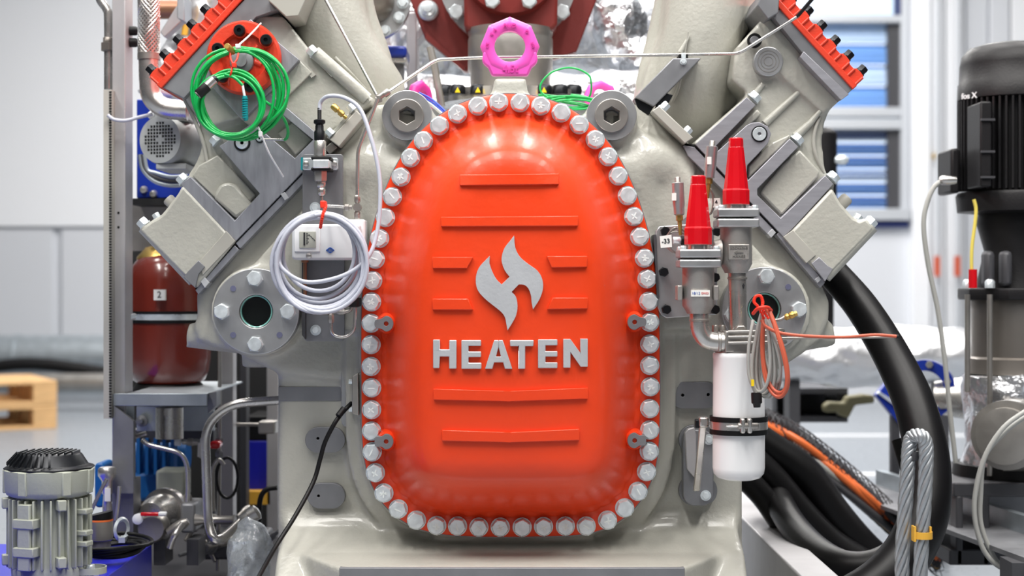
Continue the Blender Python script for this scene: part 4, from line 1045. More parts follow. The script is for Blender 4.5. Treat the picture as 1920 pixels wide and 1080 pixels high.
# extras of valve two: cast plate with relief arrow, outlet towards the left valve
pl = B().rect(1366, 458, 1405, 487, -.133, -.10).obj('cast_label', M_sscast, v2, bevel=.001)
filled([[(1367.5, 459.5), (1403.5, 459.5), (1403.5, 485.5), (1367.5, 485.5)], [(1369, 461), (1402, 461), (1402, 484), (1369, 484)]], -.1338, -.13, 'label_rim', M_sscast, v2)
B().prism([(1377, 473), (1382, 469.5), (1382, 472), (1394, 472), (1394, 474), (1382, 474), (1382, 476.5)], -.1345, -.13).obj('arrow_relief', M_ssd, v2)
text('SOCHA06-8', 1385.5, 465, -.1336, 6.2, 'relief_lettering', M_ssd, v2, .0006)
text('HANSE', 1385.5, 480.5, -.1336, 7, 'relief_lettering', M_ssd, v2, .0006, sx=1.1)
B().cyl(W(1352, 472, -.10), W(1338, 472, -.10), PX(24), PX(20), 28).obj('outlet_neck', M_sscast, v2)

# valve manifold: elbow, pipe, block
t = thing('valve_manifold', 'stainless elbow, riser pipe and block carrying the two relief valves', 'manifold', W(1370, 655, -.11))
B().tube(PT([(1311, 584, -.13), (1311, 604, -.13), (1314, 622, -.13), (1324, 636, -.13), (1340, 641, -.13), (1362, 641, -.13)]), PX(17), 28, 6).obj('elbow_pipe', M_ss, t)
B().ring(W(1311, 603, -.13), (0, 0, 1), [(PX(17), 0), (PX(18.3), .001), (PX(18.3), .004), (PX(17), .005)], 32).obj('weld_seam', M_ssd, t)
B().ring(W(1345, 641, -.13), (1, 0, 0), [(PX(17), 0), (PX(18.5), .001), (PX(18.5), .005), (PX(17), .006)], 32).obj('weld_seam', M_ssd, t)
B().rect(1360, 621, 1440, 660, -.150, -.08).obj('block', M_ssd, t, bevel=.002)
B().tube(PT([(1382, 508, -.10), (1384, 624, -.10)]), PX(16.5), 28).obj('riser_pipe', M_ss, t)
B().ring(W(1382.5, 524, -.10), (0, 0, 1), [(PX(16.5), 0), (PX(18), .001), (PX(18), .004), (PX(16.5), .005)], 32).obj('weld_seam', M_ssd, t)
B().prism([(1391, 536), (1394, 531), (1397, 536), (1395, 536), (1395, 541), (1393, 541), (1393, 536)], -.1155, -.112).obj('flow_arrow', M_ink, t)
B().prism([(1377, 620), (1383, 611), (1396, 610), (1402, 620)], -.145, -.12).obj('hex_base', M_ssd, t, bevel=.002)
for x in (1341, 1354): B().lathe(W(x, 622, -.1), (0, 0, 1), [(PX(6), 0), (PX(6), PX(10)), (PX(5), PX(12))], 20).obj('cap_screw', M_ssd, t)
for k, (y, x2) in enumerate(((622, 1462), (632, 1466), (643, 1466))):
    B().tube(PT([(1366, y, -.152), (1430, y - 1, -.17), (x2, y - 4, -.165), (x2 + 6, y - 1, -.15), (1450, y + 3, -.14)]), PX(2.8), 8, 5).obj('thin_tube', M_ssd, t)

t = thing('spin_on_filter', 'white cylindrical spin-on filter hanging from the valve manifold', 'filter', W(1388, 900, -.11))
B().lathe(W(1385, 661, -.11), (-.0, 0, -1), [(PX(47, -.11), 0), (PX(48.5, -.11), PX(3, -.11)), (PX(48.5, -.11), PX(9, -.11)), (PX(47.5, -.11), PX(12, -.11)), (PX(48.5, -.11), PX(120, -.11)), (PX(48.8, -.11), PX(215, -.11)), (PX(47, -.11), PX(226, -.11)), (PX(40, -.11), PX(234, -.11)), (PX(28, -.11), PX(238, -.11)), (0, PX(239, -.11))], 64).obj('canister', M_filter, t)
B().lathe(W(1385, 656, -.11), (0, 0, -1), [(PX(44, -.11), 0), (PX(44, -.11), PX(6, -.11))], 48).obj('filter_head', M_ssd, t)
t = thing('filter_clamp', 'steel band clamp with black rubber edges around the white filter', 'clamp', W(1386, 815, -.11))
for y in (780, 804): B().ring(W(1385, y + 9, -.11), (0, 0, 1), [(PX(48.8), 0), (PX(52.5), 0), (PX(52.5), PX(9)), (PX(48.8), PX(9))], 64).obj('rubber_edge', M_black, t)
B().ring(W(1385, 805, -.11), (0, 0, 1), [(PX(49), 0), (PX(52), 0), (PX(52), PX(17)), (PX(49), PX(17))], 64).obj('steel_band', M_ss, t)
for x in (1389, 1402): B().rect(x, 785, x + 9, 813, -.178, -.158).obj('clamp_lug', M_ss, t, bevel=.003)
B().lathe(W(1384, 799, -.172), (1, 0, 0), [(PX(6), 0), (PX(6), PX(34)), (PX(4), PX(36))], 16).obj('clamp_screw', M_ssd, t)
B().lathe(W(1362, 800, -.162), (1, 0, 0), [(PX(2), 0), (PX(2), PX(24))], 10).obj('clamp_pin', M_ss, t)

t = thing('filter_bracket', 'rounded steel bracket with slanted flat bar holding the white filter', 'bracket', W(1310, 930, .05))
B().prism(rrect(1281, 806, 1338, 949, 22, 8), .055, .085).obj('back_plate', M_plate, t, bevel=.002)
B().prism([(1284, 812), (1290, 804), (1302, 801), (1306, 815), (1306, 900), (1288, 880)], .04, .06).obj('fold_plate', M_post, t, bevel=.002)
B().ext([W(1313, 783, -.07), W(1328, 782, -.07), W(1313, 921, .02), W(1300, 922, .02)], (0, .012, 0)).obj('flat_bar', M_ss, t, bevel=.003)
B().rect(1311, 782, 1330, 802, -.08, -.05).obj('bar_end', M_ss, t, bevel=.004)
B().rect(1304, 787, 1312, 803, -.076, -.056).obj('black_nut', M_blackb, t, bevel=.002)
B().rect(1328, 788, 1334, 800, -.074, -.058).obj('zinc_nut', M_zinc, t, bevel=.002)
place('bolt', ph, t, 1323, 929, .055); place('bolt', ph, t, 1329, 824, .055)

# bracket plate behind valve one, transmitters, tag
t = thing('valve_bracket', 'grey steel bracket plate with black bolts between cover and left relief valve', 'bracket', W(1270, 595, .03))
B().prism([(1229, 434), (1236, 424), (1290, 420), (1345, 470), (1345, 590), (1250, 597), (1240, 592), (1233, 578)], -.005, .01).obj('plate', M_turn, t, bevel=.002)
B().prism([(1226, 440), (1230, 440), (1236, 560), (1232, 560)], -.01, .05).obj('plate_edge', M_darkgrey, t)
B().prism([(1270, 420), (1296, 400), (1340, 430), (1330, 560), (1290, 560)], .004, .03).obj('plate_shade', M_plate, t)
bb = hexbolt_mesh(PX(9.5), .012, M_blackb, 0, 'black_bolt')
for (x, y) in ((1244, 510), (1249, 580), (1247, 434), (1344, 434), (1340, 520), (1340, 580)): place('black_bolt', bb, t, x, y, -.005, .3)
def transmitter(label, x, y, tilt, d):
    t = thing('pressure_transmitter', label, 'sensor', W(x, y + 80, d))
    ax = Vector((math.sin(R(tilt)), 0, -math.cos(R(tilt)))); o = W(x, y, d)
    B().lathe(o, ax, [(PX(4.5), 0), (PX(5.3), PX(1)), (PX(5.3), PX(10)), (PX(6), PX(11))], 20).obj('top_stub', M_ssd, t)
    B().lathe(o + ax * PX(10), ax, [(PX(9), 0), (PX(11), PX(1)), (PX(11), PX(40)), (PX(10), PX(46)), (PX(9.6), PX(58)), (PX(6), PX(60))], 24).obj('housing', M_turn, t)
    B().prism([(x - 10, y + 30), (x - 2, y + 30), (x - 2, y + 44), (x - 10, y + 44)], d - .0112, d - .006).obj('label', M_sticker, t)
    B().lathe(o + ax * PX(66), ax, [(PX(5), 0), (PX(5), PX(3)), (PX(6.5), PX(4)), (PX(6.5), PX(13)), (PX(4), PX(14)), (PX(4), PX(24)), (PX(3), PX(28)), (PX(3), PX(40))], 6).obj('brass_fitting', M_brass, t)
transmitter('small chrome transmitter left of the lower red cap, tag beside it', 1270, 332, 3, -.09)
transmitter('small chrome transmitter between the two red caps', 1336, 264, -5, -.06)
t = thing('paper_tag', 'white paper tag with handwritten -33 left of the lower red cap', 'tag', W(1248, 464, -.11))
B().prism([(1237, 443), (1259, 440), (1260, 463), (1239, 465)], -.112, -.11).obj('paper', M_sticker, t)
text('-33', 1248.5, 452.5, -.1125, 12, 'handwriting', M_ink, t, .0002, 5, bold=.0002)
t = thing('paper_tag', 'white paper tag behind the two red caps', 'tag', W(1343, 385, -.03))
B().prism([(1331, 372), (1350, 371), (1352, 388), (1337, 389)], -.05, -.048).obj('paper', M_sticker, t)
text('4', 1343, 379, -.0505, 10, 'handwriting', M_ink, t, .0002, 8, bold=.0002)
t = thing('capillary_coil', 'small coil of thin steel tube behind the -33 tag', 'tube', W(1272, 470, -.08))
B().tube(PT(coil_pts([(1270, 452, 20, 22), (1272, 450, 18, 23), (1268, 454, 22, 20), (1271, 451, 20, 24)], -.07, .012, .02, 2)), PX(1.5), 8).obj('tube_turns', M_ssd, t)
B().lathe(W(1262, 451, -.10), (1, 0, 0), [(PX(7), 0), (PX(7), PX(12)), (PX(5), PX(14)), (PX(5), PX(24))], 6).obj('hex_fitting', M_zinc, t)
B().lathe(W(1277, 451, -.10), (1, 0, 0), [(PX(8), 0), (PX(8), PX(7))], 16).obj('black_seal', M_black, t)
t = thing('capillary_coil', 'small coil of thin steel tube between the red caps', 'tube', W(1335, 380, -.05))
B().tube(PT(coil_pts([(1330, 378, 8, 24), (1331, 380, 9, 22), (1329, 377, 8, 25)], -.04, .01, .02, 2)), PX(1.6), 8).obj('tube_turns', M_ssd, t)

# hanging bundle of grey and salmon cable
def hank(turns, d0, dd, seed, steps=44):
    rr = random.Random(seed); out = []
    for i, (cx, top, bot, rx, lean) in enumerate(turns):
        nx = turns[min(i + 1, len(turns) - 1)]; z = rr.uniform(-1, 1)
        for k in range(steps):
            f = k / steps; a = 2 * math.pi * f; q = [turns[i][j] * (1 - f) + nx[j] * f for j in range(5)]
            s = (1 - math.cos(a)) / 2
            out.append((q[0] + q[3] * math.sin(a) * (.35 + .65 * s) + q[4] * s, q[1] + (q[2] - q[1]) * s, d0 + dd * z * s + .022 * math.sin(a) * -1))
    return out
t = thing('grey_cable_hank', 'hank of grey cable hanging from a red tie before the right flange', 'cable', W(1430, 745, -.19))
B().tube(PT(hank([(1430, 580, 732, 26, -8), (1431, 582, 738, 22, -4), (1432, 579, 742, 26, 2), (1433, 581, 746, 22, 4), (1434, 583, 744, 26, 14), (1432, 580, 722, 22, 20), (1430, 584, 712, 18, 26)], -.195, .015, 3)), PX(3.1), 10).obj('cable_turns', M_greyc2, t)
B().tube(PT([(1412, 600, -.19), (1404, 650, -.2), (1404, 700, -.2), (1412, 726, -.2), (1418, 738, -.2)]), PX(3.1), 10, 5).obj('cable_tail', M_greyc2, t)
B().lathe(W(1418, 736, -.2), (.05, 0, -1), [(PX(9), 0), (PX(9.5), PX(3)), (PX(9.5), PX(18)), (PX(7), PX(20)), (PX(6), PX(26))], 18).obj('black_plug', M_blackp, t)
B().rect(1409, 712, 1414, 724, -.208, -.2).obj('yellow_mark', M_yel, t)
t = thing('salmon_cable_hank', 'hank of salmon red cable hanging with the grey hank, one end sticking out right', 'cable', W(1462, 748, -.2))
B().tube(PT(hank([(1436, 576, 744, 26, 26), (1436, 578, 746, 30, 24), (1437, 580, 740, 26, 22), (1438, 577, 748, 32, 24), (1438, 580, 736, 28, 24)], -.215, .014, 8)), PX(2.9), 10).obj('cable_turns', M_saml, t)
B().tube(PT([(1428, 600, -.23), (1436, 612, -.235), (1462, 624, -.235), (1510, 630, -.23), (1580, 632, -.22), (1640, 628, -.215), (1682, 631, -.21)]), PX(2.9), 10, 6).obj('cable_tail', M_saml, t)
B().lathe(W(1680, 631, -.21), (1, 0, 0), [(PX(2.9), 0), (PX(3.3), PX(1)), (PX(3.3), PX(4))], 10).obj('cable_end', M_dark, t)
t = thing('capillary_line', 'thin grey tube sticking out to the right below the salmon cable end', 'tube', W(1570, 634, -.2))
B().tube(PT([(1466, 634, -.17), (1588, 633, -.20), (1676, 632, -.205)]), PX(2.2), 8).obj('tube', M_ssd, t)
B().tube(PT([(1440, 600, -.19), (1460, 600, -.2), (1472, 594, -.2)]), PX(3), 8, 4).obj('tube', M_ssd, t)
B().lathe(W(1470, 596, -.2), (1, 0, .35), [(PX(3), 0), (PX(6), PX(3)), (PX(6), PX(8)), (PX(4.5), PX(9)), (PX(6.5), PX(11)), (PX(6.5), PX(18)), (PX(5), PX(19)), (PX(5), PX(24))], 6).obj('brass_fitting', M_brass, t)
t = thing('red_beaded_tie', 'red beaded cable tie looped over the top of the hanging hanks', 'cable tie', W(1430, 560, -.2))
b = B(); tp = catmull(PT([(1432, 596, -.225), (1422, 576, -.235), (1414, 566, -.235), (1417, 556, -.235), (1426, 555, -.235), (1430, 566, -.235), (1430, 580, -.24), (1440, 596, -.24)]), 8)
b.tube(tp, PX(1.8), 8)
for p in tp[::2]: b.lathe(p - Vector((0, 0, .003)), (0, 0, 1), [(0, 0), (PX(2.8), .002), (PX(2.8), .004), (0, .006)], 8)
b.obj('tie', M_tie, t)
B().tube(PT([(1412, 588, -.22), (1422, 578, -.245), (1438, 576, -.245), (1446, 582, -.21)]), PX(3), 8, 5).obj('tie_band', M_tie, t)

# ================================================================ BIG HOSE, ROPE SLING, CABLES ON THE RIGHT
from mathutils import noise
t = thing('rubber_hose', 'thick black rubber hose arching down right from the right cylinder bank', 'hose', W(1700, 800, .1))
hp = [(1540, 488, .30), (1566, 517, .28), (1612, 571, .24), (1652, 632, .20), (1686, 694, .16), (1712, 752, .12), (1732, 822, .08), (1740, 890, .05), (1734, 962, .02), (1706, 1030, .0), (1656, 1088, -.02), (1590, 1130, -.02), (1510, 1170, .0), (1400, 1200, .05)]
B().tube(PT(hp), .03, 28, 6, rr=lambda f: .030 + .016 * min(1, f * 1.6)).obj('hose', M_hose, t)
t = thing('rubber_hose', 'second black rubber hose, curling behind the thick one at the bottom right', 'hose', W(1720, 1000, .25))
B().tube(PT([(1700, 820, .32), (1722, 900, .30), (1720, 970, .28), (1690, 1030, .26), (1630, 1062, .25), (1560, 1052, .3), (1490, 990, .5), (1440, 900, .8)]), .032, 20, 6).obj('hose', M_hose, t)

def strand_rope(b, path, R0, r, turns, ns=6, ph=0.0):
    P = catmull(path, 14); N = len(P); T = [(P[min(i + 1, N - 1)] - P[max(i - 1, 0)]).normalized() for i in range(N)]
    u = Vector((0, 1, 0)); U = []
    for i in range(N): u = (u - T[i] * u.dot(T[i])).normalized(); U.append(u)
    return [[P[i] + (U[i] * math.cos(ph + 2 * math.pi * (k / ns + turns * i / N)) + T[i].cross(U[i]) * math.sin(ph + 2 * math.pi * (k / ns + turns * i / N))) * R0 for i in range(N)] for k in range(ns)]
t = thing('wire_rope_sling', 'twisted galvanised wire rope loop standing upright at the bottom right', 'rope', W(1720, 1100, -.22))
dR = -.22
path = PT([(1723, 1180), (1726, 1060), (1732, 960), (1736, 880), (1736, 836), (1728, 818), (1716, 822), (1710, 845), (1708, 880), (1704, 940), (1698, 1030), (1697, 1100), (1697, 1180)], dR)
for i, p in enumerate(path):
    if i >= 6: p.y += .022
for s in strand_rope(None, path, .0085, .0046, 5.2):
    B().tube(s, .0046, 8).obj('strand', M_rope, t)
B().lathe(W(1712, 846, dR + .02), (0, 0, -1), [(PX(11, dR), 0), (PX(12, dR), .002), (PX(12, dR), .014), (PX(11, dR), .016)], 20).obj('ferrule', M_darkgrey, t)
b = B(); b.ring(W(1730, 1003, dR), (0, 0, 1), [(PX(16, dR), -.006), (PX(18, dR), -.006), (PX(18, dR), .006), (PX(16, dR), .006)], 28)
b.rect(1714, 988, 1718, 1016, dR - .01, dR + .01); b.rect(1743, 988, 1747, 1012, dR - .01, dR + .01)
b.obj('yellow_tape', M_yellow, t)

t = thing('cable_bundle', 'blurred bundle of orange and dark cables in a net sleeve running down right', 'cables', W(1560, 900, 1.0))
base = [(1390, 770), (1440, 800), (1500, 832), (1560, 876), (1620, 926), (1690, 990), (1760, 1050)]
rr_ = random.Random(5)
for i in range(18):
    oy = (i % 6) * 9 - 20 + rr_.uniform(-2, 2); dz = (i // 6) * .03
    m_ = M_orangec if i in (1, 2, 3, 7, 8, 13, 14) else (M_greyc2 if i in (4, 15) else (M_yellow if i == 11 else M_darkgrey))
    B().tube(PT([(x, y + oy * (.6 + .4 * math.sin(x * .01 + i)), 1.0 + dz + rr_.uniform(-.02, .02)) for x, y in base]), PX(7.0, 1.0), 8, 5).obj('cable', m_, t)
b = B()
for k in range(10):
    for sg in (-1, 1):
        P = catmull(PT(base, 1.04), 10); N = len(P)
        b.tube([P[i] + Vector((0, math.cos(k * .628 + sg * i * .35), .9 * math.sin(k * .628 + sg * i * .35))) * .052 for i in range(N)], .0012, 4)
net = b.obj('net_sleeve', M_darkgrey, t); net['kind'] = 'stuff'
for i, (pth, r, lab) in enumerate((([(1380, 800), (1440, 840), (1510, 890), (1560, 960), (1620, 1030), (1690, 1090)], .042, 'upper'),
                        ([(1370, 830), (1440, 890), (1500, 960), (1560, 1020), (1640, 1070)], .036, 'middle'),
                        ([(1380, 880), (1430, 930), (1480, 1000), (1540, 1050), (1620, 1090)], .028, 'lowest'))):
    pipe('rubber_hose', lab + ' of the three dark hoses below the orange cable bundle', 'hose', pth, r, M_hose, .75 - .05 * i, 14, 6)

# ---------------------------------------------------------------- pump on the right
DP = .75
t = thing('vertical_pump', 'tall black motor pump with steel barrel cut by the right edge', 'pump', W(1905, 905, DP))
PXc = 1903
def up(n, prof, m_, ns=40, parent=t, x=PXc, d=DP, a0=0.0, bevel=0):
    y0 = prof[0][1]
    return B().lathe(W(x, y0, d), (0, 0, -1), [(PX(r, d), PX(y - y0, d)) for r, y in prof], ns, a0).obj(n, m_, parent, bevel=bevel)
up('fan_cowl', [(0, 84), (60, 85), (84, 92), (97, 106), (101, 124), (102, 156), (104, 158), (105, 188), (98, 190)], M_blackp, 24)
text('fos X', 1817, 180, DP - .092, 15, 'cowl_lettering', M_white, t, .0008, 0, .0004, Matrix.Rotation(R(-48), 4, 'Z'))
up('motor_body', [(88, 188), (88, 362), (70, 372)], M_blackp)
for k in range(56):
    a = 2 * math.pi * k / 56
    if math.sin(a) > .35: continue
    c = W(PXc, 190, DP); r0, r1 = PX(86, DP), PX(105, DP)
    dv = Vector((math.cos(a), math.sin(a), 0)); q = Vector((-dv.y, dv.x, 0)) * .0022
    B().ext([c + dv * r0 - q, c + dv * r1 - q, c + dv * r1 + q, c + dv * r0 + q], (0, 0, -PX(168, DP))).obj('cooling_fin', M_blackp, t)
B().rect(1838, 190, 1860, 350, DP - .155, DP - .05).obj('terminal_strip', M_blackp, t, bevel=.004)
for y in (222, 282, 330): B().rect(1840, y, 1866, y + 4, DP - .16, DP - .12).obj('strip_rib', M_darkgrey, t)
B().rect(1783, 278, 1800, 362, DP - .06, DP + .06).obj('terminal_box', M_blackp, t, bevel=.006)
up('motor_foot', [(105, 362), (108, 368), (105, 398), (60, 402)], M_blackp)
up('lantern', [(66, 400), (70, 420), (56, 470), (72, 540)], M_blackp)
for x in (1847, 1880): B().rect(x, 470, x + 20, 538, DP - .11, DP - .07).obj('guard', M_darkgrey, t, bevel=.01)
up('head_plate', [(105, 540), (105, 562)], M_blackp, 8, a0=.39, bevel=.004)
up('barrel', [(80, 562), (82, 572), (80, 580), (80, 668), (86, 672), (88, 690), (90, 700)], M_barrel, 48)
for x, y1 in ((1814, 735), (1856, 892)):
    B().cyl(W(x, 552, DP - .11), W(x, y1, DP - .11), PX(5, DP)).obj('tie_rod', M_ssd, t)
    B().lathe(W(x, 540, DP - .11), (0, 0, 1), [(PX(9, DP), 0), (PX(9, DP), PX(12, DP)), (PX(5, DP), PX(16, DP))], 6).obj('rod_nut', M_zinc, t)
def foil(n, pts, r, amp, parent, m_=M_foil, ns=64, k=14, fr=14):
    b = B(); b.tube([Vector(p) for p in pts], r, ns, k)
    for v in b.bm.verts:
        q = v.co * fr
        s = abs(noise.noise(q)) * 1.3 + abs(noise.noise(q * 2.3 + Vector((5, 1, 2)))) * .7 + abs(noise.noise(q * 5.1)) * .35
        v.co += noise.noise_vector(q * .7) * amp * .6 + Vector((noise.noise(q * 1.7), -s, noise.noise(q * 1.9 + Vector((3, 3, 3))))) * amp
    return b.obj(n, m_, parent, smooth=28)
foil('foil_wrap', PT([(1905, 700, DP), (1905, 790, DP), (1905, 880, DP)]), PX(98, DP), .012, t)
up('base_block', [(112, 868), (116, 905)], M_black, 24)
B().tube(PT([(1880, 815, DP - .12), (1930, 815, DP - .12)]), PX(66, DP), 32).obj('outlet_flange', M_ssd, t)
B().lathe(W(1890, 815, DP - .2), (-.5, -1, 0), [(PX(62, DP), 0), (PX(62, DP), .02), (PX(50, DP), .022), (PX(50, DP), .05), (0, .06)], 32).obj('outlet_cap', M_ssd, t)
t = thing('pump_stand', 'grey steel stand below the pump at the right edge', 'frame', W(1880, 1080, DP))
B().rect(1788, 905, 2000, 932, DP - .15, DP + .3).obj('top_rail', M_darkgrey, t, bevel=.004)
B().rect(1793, 930, 1806, 1060, DP - .15, DP - .1).obj('stand_leg', M_darkgrey, t, bevel=.004)
B().rect(1842, 930, 1856, 1060, DP - .15, DP - .1).obj('stand_leg', M_darkgrey, t, bevel=.004)
B().rect(1780, 1030, 2000, 1060, DP - .15, DP + .3).obj('bottom_rail', M_darkgrey, t, bevel=.004)
B().rect(1800, 930, 2000, 1040, DP + .15, DP + .18).obj('back_panel', M_plate, t)
pipe('pump_cable', 'grey flexible conduit hanging from the black pump terminal box', 'cable', [(1792, 338), (1776, 336), (1752, 350), (1736, 388), (1732, 430), (1741, 500), (1758, 580), (1772, 680), (1782, 780), (1792, 868)], PX(4.6, .6), M_greyc2, .62, 12, 6)
tag(B().lathe(W(1776, 338, .62), (-1, 0, 0), [(PX(7, .6), -.02), (PX(9, .6), 0), (PX(9, .6), .012), (PX(6, .6), .018)], 10).obj('cable_gland', M_ss), 'steel cable gland on the left side of the pump terminal box', 'gland')
for i, (o_, lab) in enumerate(((0, 'outer'), (10, 'inner'))):
    pipe('white_cable', lab + ' of two off-white cables looping down at the right edge', 'cable', [(1960, 752 + o_), (1915, 776 + o_), (1878, 806 + o_), (1846, 858), (1829 + o_, 924), (1829 + o_, 980), (1846 + o_, 1034 - o_ / 2), (1880, 1066 - o_ / 2), (1940, 1080 - o_ / 2)], PX(4.6, .35), M_greyc2, .35 + .02 * i, 12, 6)
pipe('yellow_cable', 'short yellow green earth wire below the black motor', 'cable', [(1826, 374), (1830, 392), (1828, 420), (1822, 470), (1822, 530)], PX(3.4, .6), mat('wire_yellow', (226, 206, 96), .5), .6, 8, 5)
tag(B().cyl(W(1824, 505, .6), W(1824, 540, .6), PX(8, .6)).obj('red_plug', M_red), 'small red plug on the black plate of the pump', 'plug')

# blue flanges, foil pipe and boxes behind the hose
t = thing('foil_pipe', 'wide foil wrapped pipe lying across behind the black hose', 'pipe', W(1600, 720, 2.0))
foil('foil_wrap', PT([(1400, 668, 2.0), (1600, 668, 2.0), (1840, 664, 2.0)]), PX(54, 2.0), .018, t, M_foil2, 48, 24, 6)
for x in (1480, 1760): B().rect(x, 700, x + 20, 1050, 1.95, 2.05).obj('pipe_saddle', M_darkgrey, t)
t = thing('blue_flange', 'blue square flange plate behind the black hose, nearest the floor', 'flange', W(1680, 790, 1.5))
B().prism([(1642, 742), (1668, 712), (1694, 690), (1716, 742), (1700, 800), (1686, 796)], 1.45, 1.49).obj('plate', M_blue, t, bevel=.004)
B().rect(1672, 780, 1688, 1105, 1.46, 1.49).obj('stand', M_darkgrey, t)
B().prism([(1646, 738), (1650, 734), (1684, 756), (1682, 764)], 1.44, 1.46).obj('bright_edge', M_zinc, t)
B().lathe(W(1716, 745, 1.5), (-1, .2, 0), [(PX(42, 1.5), 0), (PX(42, 1.5), .05)], 32).obj('pipe_end', M_ssd, t)
t = thing('blue_flange', 'blue round valve flange with bright bolts right of the black hose', 'flange', W(1750, 760, 1.3))
B().ring(W(1735, 730, 1.3), (-.35, -1, 0), [(PX(56, 1.3), 0), (PX(56, 1.3), .03), (PX(36, 1.3), .03), (PX(36, 1.3), 0)], 40).obj('flange_ring', M_blue, t)
B().lathe(W(1752, 745, 1.3), (1, -.3, 0), [(PX(30, 1.3), 0), (PX(42, 1.3), .1), (PX(42, 1.3), .25)], 32).obj('valve_neck', M_ss, t)
for a in range(6): B().lathe(W(1733 + 46 * math.cos(a * 1.047 + .3), 728 - 46 * math.sin(a * 1.047 + .3), 1.265), (-.35, -1, 0), [(PX(7, 1.3), 0), (PX(7, 1.3), .015)], 6).obj('bolt', M_ss, t)
t = thing('dark_channel', 'dark grey steel channel box on the floor below the foil pipe', 'box', W(1530, 790, 2.4))
B().rect(1448, 728, 1590, 738, 2.2, 2.6).obj('top_flange', M_darkgrey, t); B().rect(1448, 782, 1590, 792, 2.2, 2.6).obj('bottom_flange', M_darkgrey, t)
B().rect(1448, 728, 1456, 792, 2.2, 2.6).obj('side_wall', M_plate, t); B().rect(1456, 738, 1582, 784, 2.45, 2.5).obj('web', M_darkgrey, t); B().rect(1570, 738, 1590, 784, 2.2, 2.4).obj('side_wall', M_black, t)
t = thing('floor_cleat', 'olive coloured cleat lying beside the dark channel', 'cleat', W(1590, 780, 2.2))
B().prism([(1546, 762), (1556, 754), (1584, 756), (1590, 744), (1620, 740), (1640, 742), (1640, 756), (1604, 760), (1592, 784), (1576, 780), (1572, 772), (1548, 774)], 2.1, 2.16).obj('cleat', M_olive, t, bevel=.006)
struct(B().box((1.2, 4.2, 0), (3.4, 4.26, .012)).obj('trim_5', M_wallu))
struct(B().box((1.2, 6.1, 0), (5.4, 6.16, .012)).obj('trim_6', M_wallu))
t = thing('cable_tray', 'galvanised cable tray on the floor at the lower right corner', 'tray', (.95, .2, .02))
B().ext([(1.0, 1.4, .30), (1.02, 1.4, .30), (1.27, -.4, .30), (1.25, -.4, .30)], (0, 0, .05)).obj('side_rail', M_galv, t)
B().ext([(.86, 1.4, .30), (1.0, 1.4, .30), (1.25, -.4, .30), (1.11, -.4, .30)], (0, 0, .01)).obj('tray_floor', M_plate, t)
B().box((1.0, .2, 0), (1.08, .28, .30)).obj('tray_foot', M_darkgrey, t)
t = thing('black_motor', 'small blurred black motor before the lower louvres beside the right bank', 'motor', W(1545, 430, 2.0))
B().lathe(W(1543, 240, 2.0), (0, 0, -1), [(PX(14, 2.0), 0), (PX(26, 2.0), PX(10, 2.0)), (PX(26, 2.0), PX(190, 2.0))], 28).obj('motor_body', M_blackp, t)
B().lathe(W(1566, 300, 1.9), (1, 0, 0), [(PX(5, 2.0), 0), (PX(9, 2.0), .01), (PX(9, 2.0), .03), (PX(4, 2.0), .04)], 16).obj('knob', M_zinc, t)
B().cyl(W(1543, 430, 2.0), W(1543, 690, 2.0), PX(20, 2.0)).obj('motor_stand', M_blackp, t)

# ================================================================ BEHIND THE TOP OF THE COVER
DB = .7
t = thing('foil_vessel', 'large crumpled foil wrapped vessel behind the pink eye bolts', 'insulation', W(1080, 200, 1.3))
foil('foil_wrap', PT([(700, 60, 1.5), (980, 60, 1.5), (1300, 40, 1.5)]), PX(128, 1.5), .028, t, M_foil, 72, 50, 5)
foil('foil_wrap', PT([(690, 190, 1.0), (960, 196, 1.0), (1260, 180, 1.0)]), PX(52, 1.0), .016, t, M_foil, 48, 50, 9)
foil('foil_wrap', PT([(1120, -90, 1.1), (1150, 20, 1.1), (1180, 90, 1.1), (1230, 120, 1.1)]), PX(52, 1.1), .02, t, M_foil, 48, 20, 8)
t = thing('coupling_housing', 'maroon painted coupling housing with grey flange ring behind the pink eye bolt', 'housing', W(955, 60, DB))
DBm = DB
B().prism([(764, -60), (769, 0), (797, 72), (871, 134), (1040, 110), (1081, 97), (1118, 0), (1124, -60)], DB + .12, DB + .16).obj('back_plate', M_maroon, t, bevel=.003)
B().prism([(797, 72), (871, 134), (872, 126), (800, 62)], DB + .10, DB + .12).obj('plate_rim', M_maroon, t)
B().ring(W(952, -40, DB + .08), (0, -1, 0), [(PX(132, DB), 0), (PX(132, DB), .025), (PX(88, DB), .025), (PX(88, DB), 0)], 64).obj('flange_ring', M_turn, t)
B().prism([(869, -60), (1047, -60), (1045, 44), (1038, 56), (876, 56), (870, 46)], DB - .02, DB + .1).obj('hub_block', M_maroon, t, bevel=.008)
B().lathe(W(957, -60, DB - .02), (0, -1, 0), [(PX(92, DB), 0), (PX(88, DB), .03), (PX(60, DB), .035), (0, .035)], 48).obj('hub_dome', M_maroon, t)
hb = hexbolt_mesh(PX(15, DB), .02, M_zinc, 0, 'hex_bolt')
place('hex_bolt', hb, t, 856, 24, DB + .05, .3); place('hex_bolt', hb, t, 1054, 24, DB + .05, .3)
place('hex_bolt', hb, t, 923, 2, DB - .06, .3); place('hex_bolt', hb, t, 992, 2, DB - .06, .3)
B().lathe(W(803, 20, DB + .12), (0, -1, 0), [(PX(20, DB), 0), (PX(20, DB), .006), (PX(17, DB), .01), (PX(14, DB), .01), (PX(14, DB), .03), (PX(9, DB), .034), (PX(9, DB), .05), (0, .052)], 24).obj('lock_nut', M_zinc, t)
t = thing('steel_neck', 'stainless steel neck pipe below the maroon housing, ringed by black nuts', 'pipe', W(957, 190, DB))
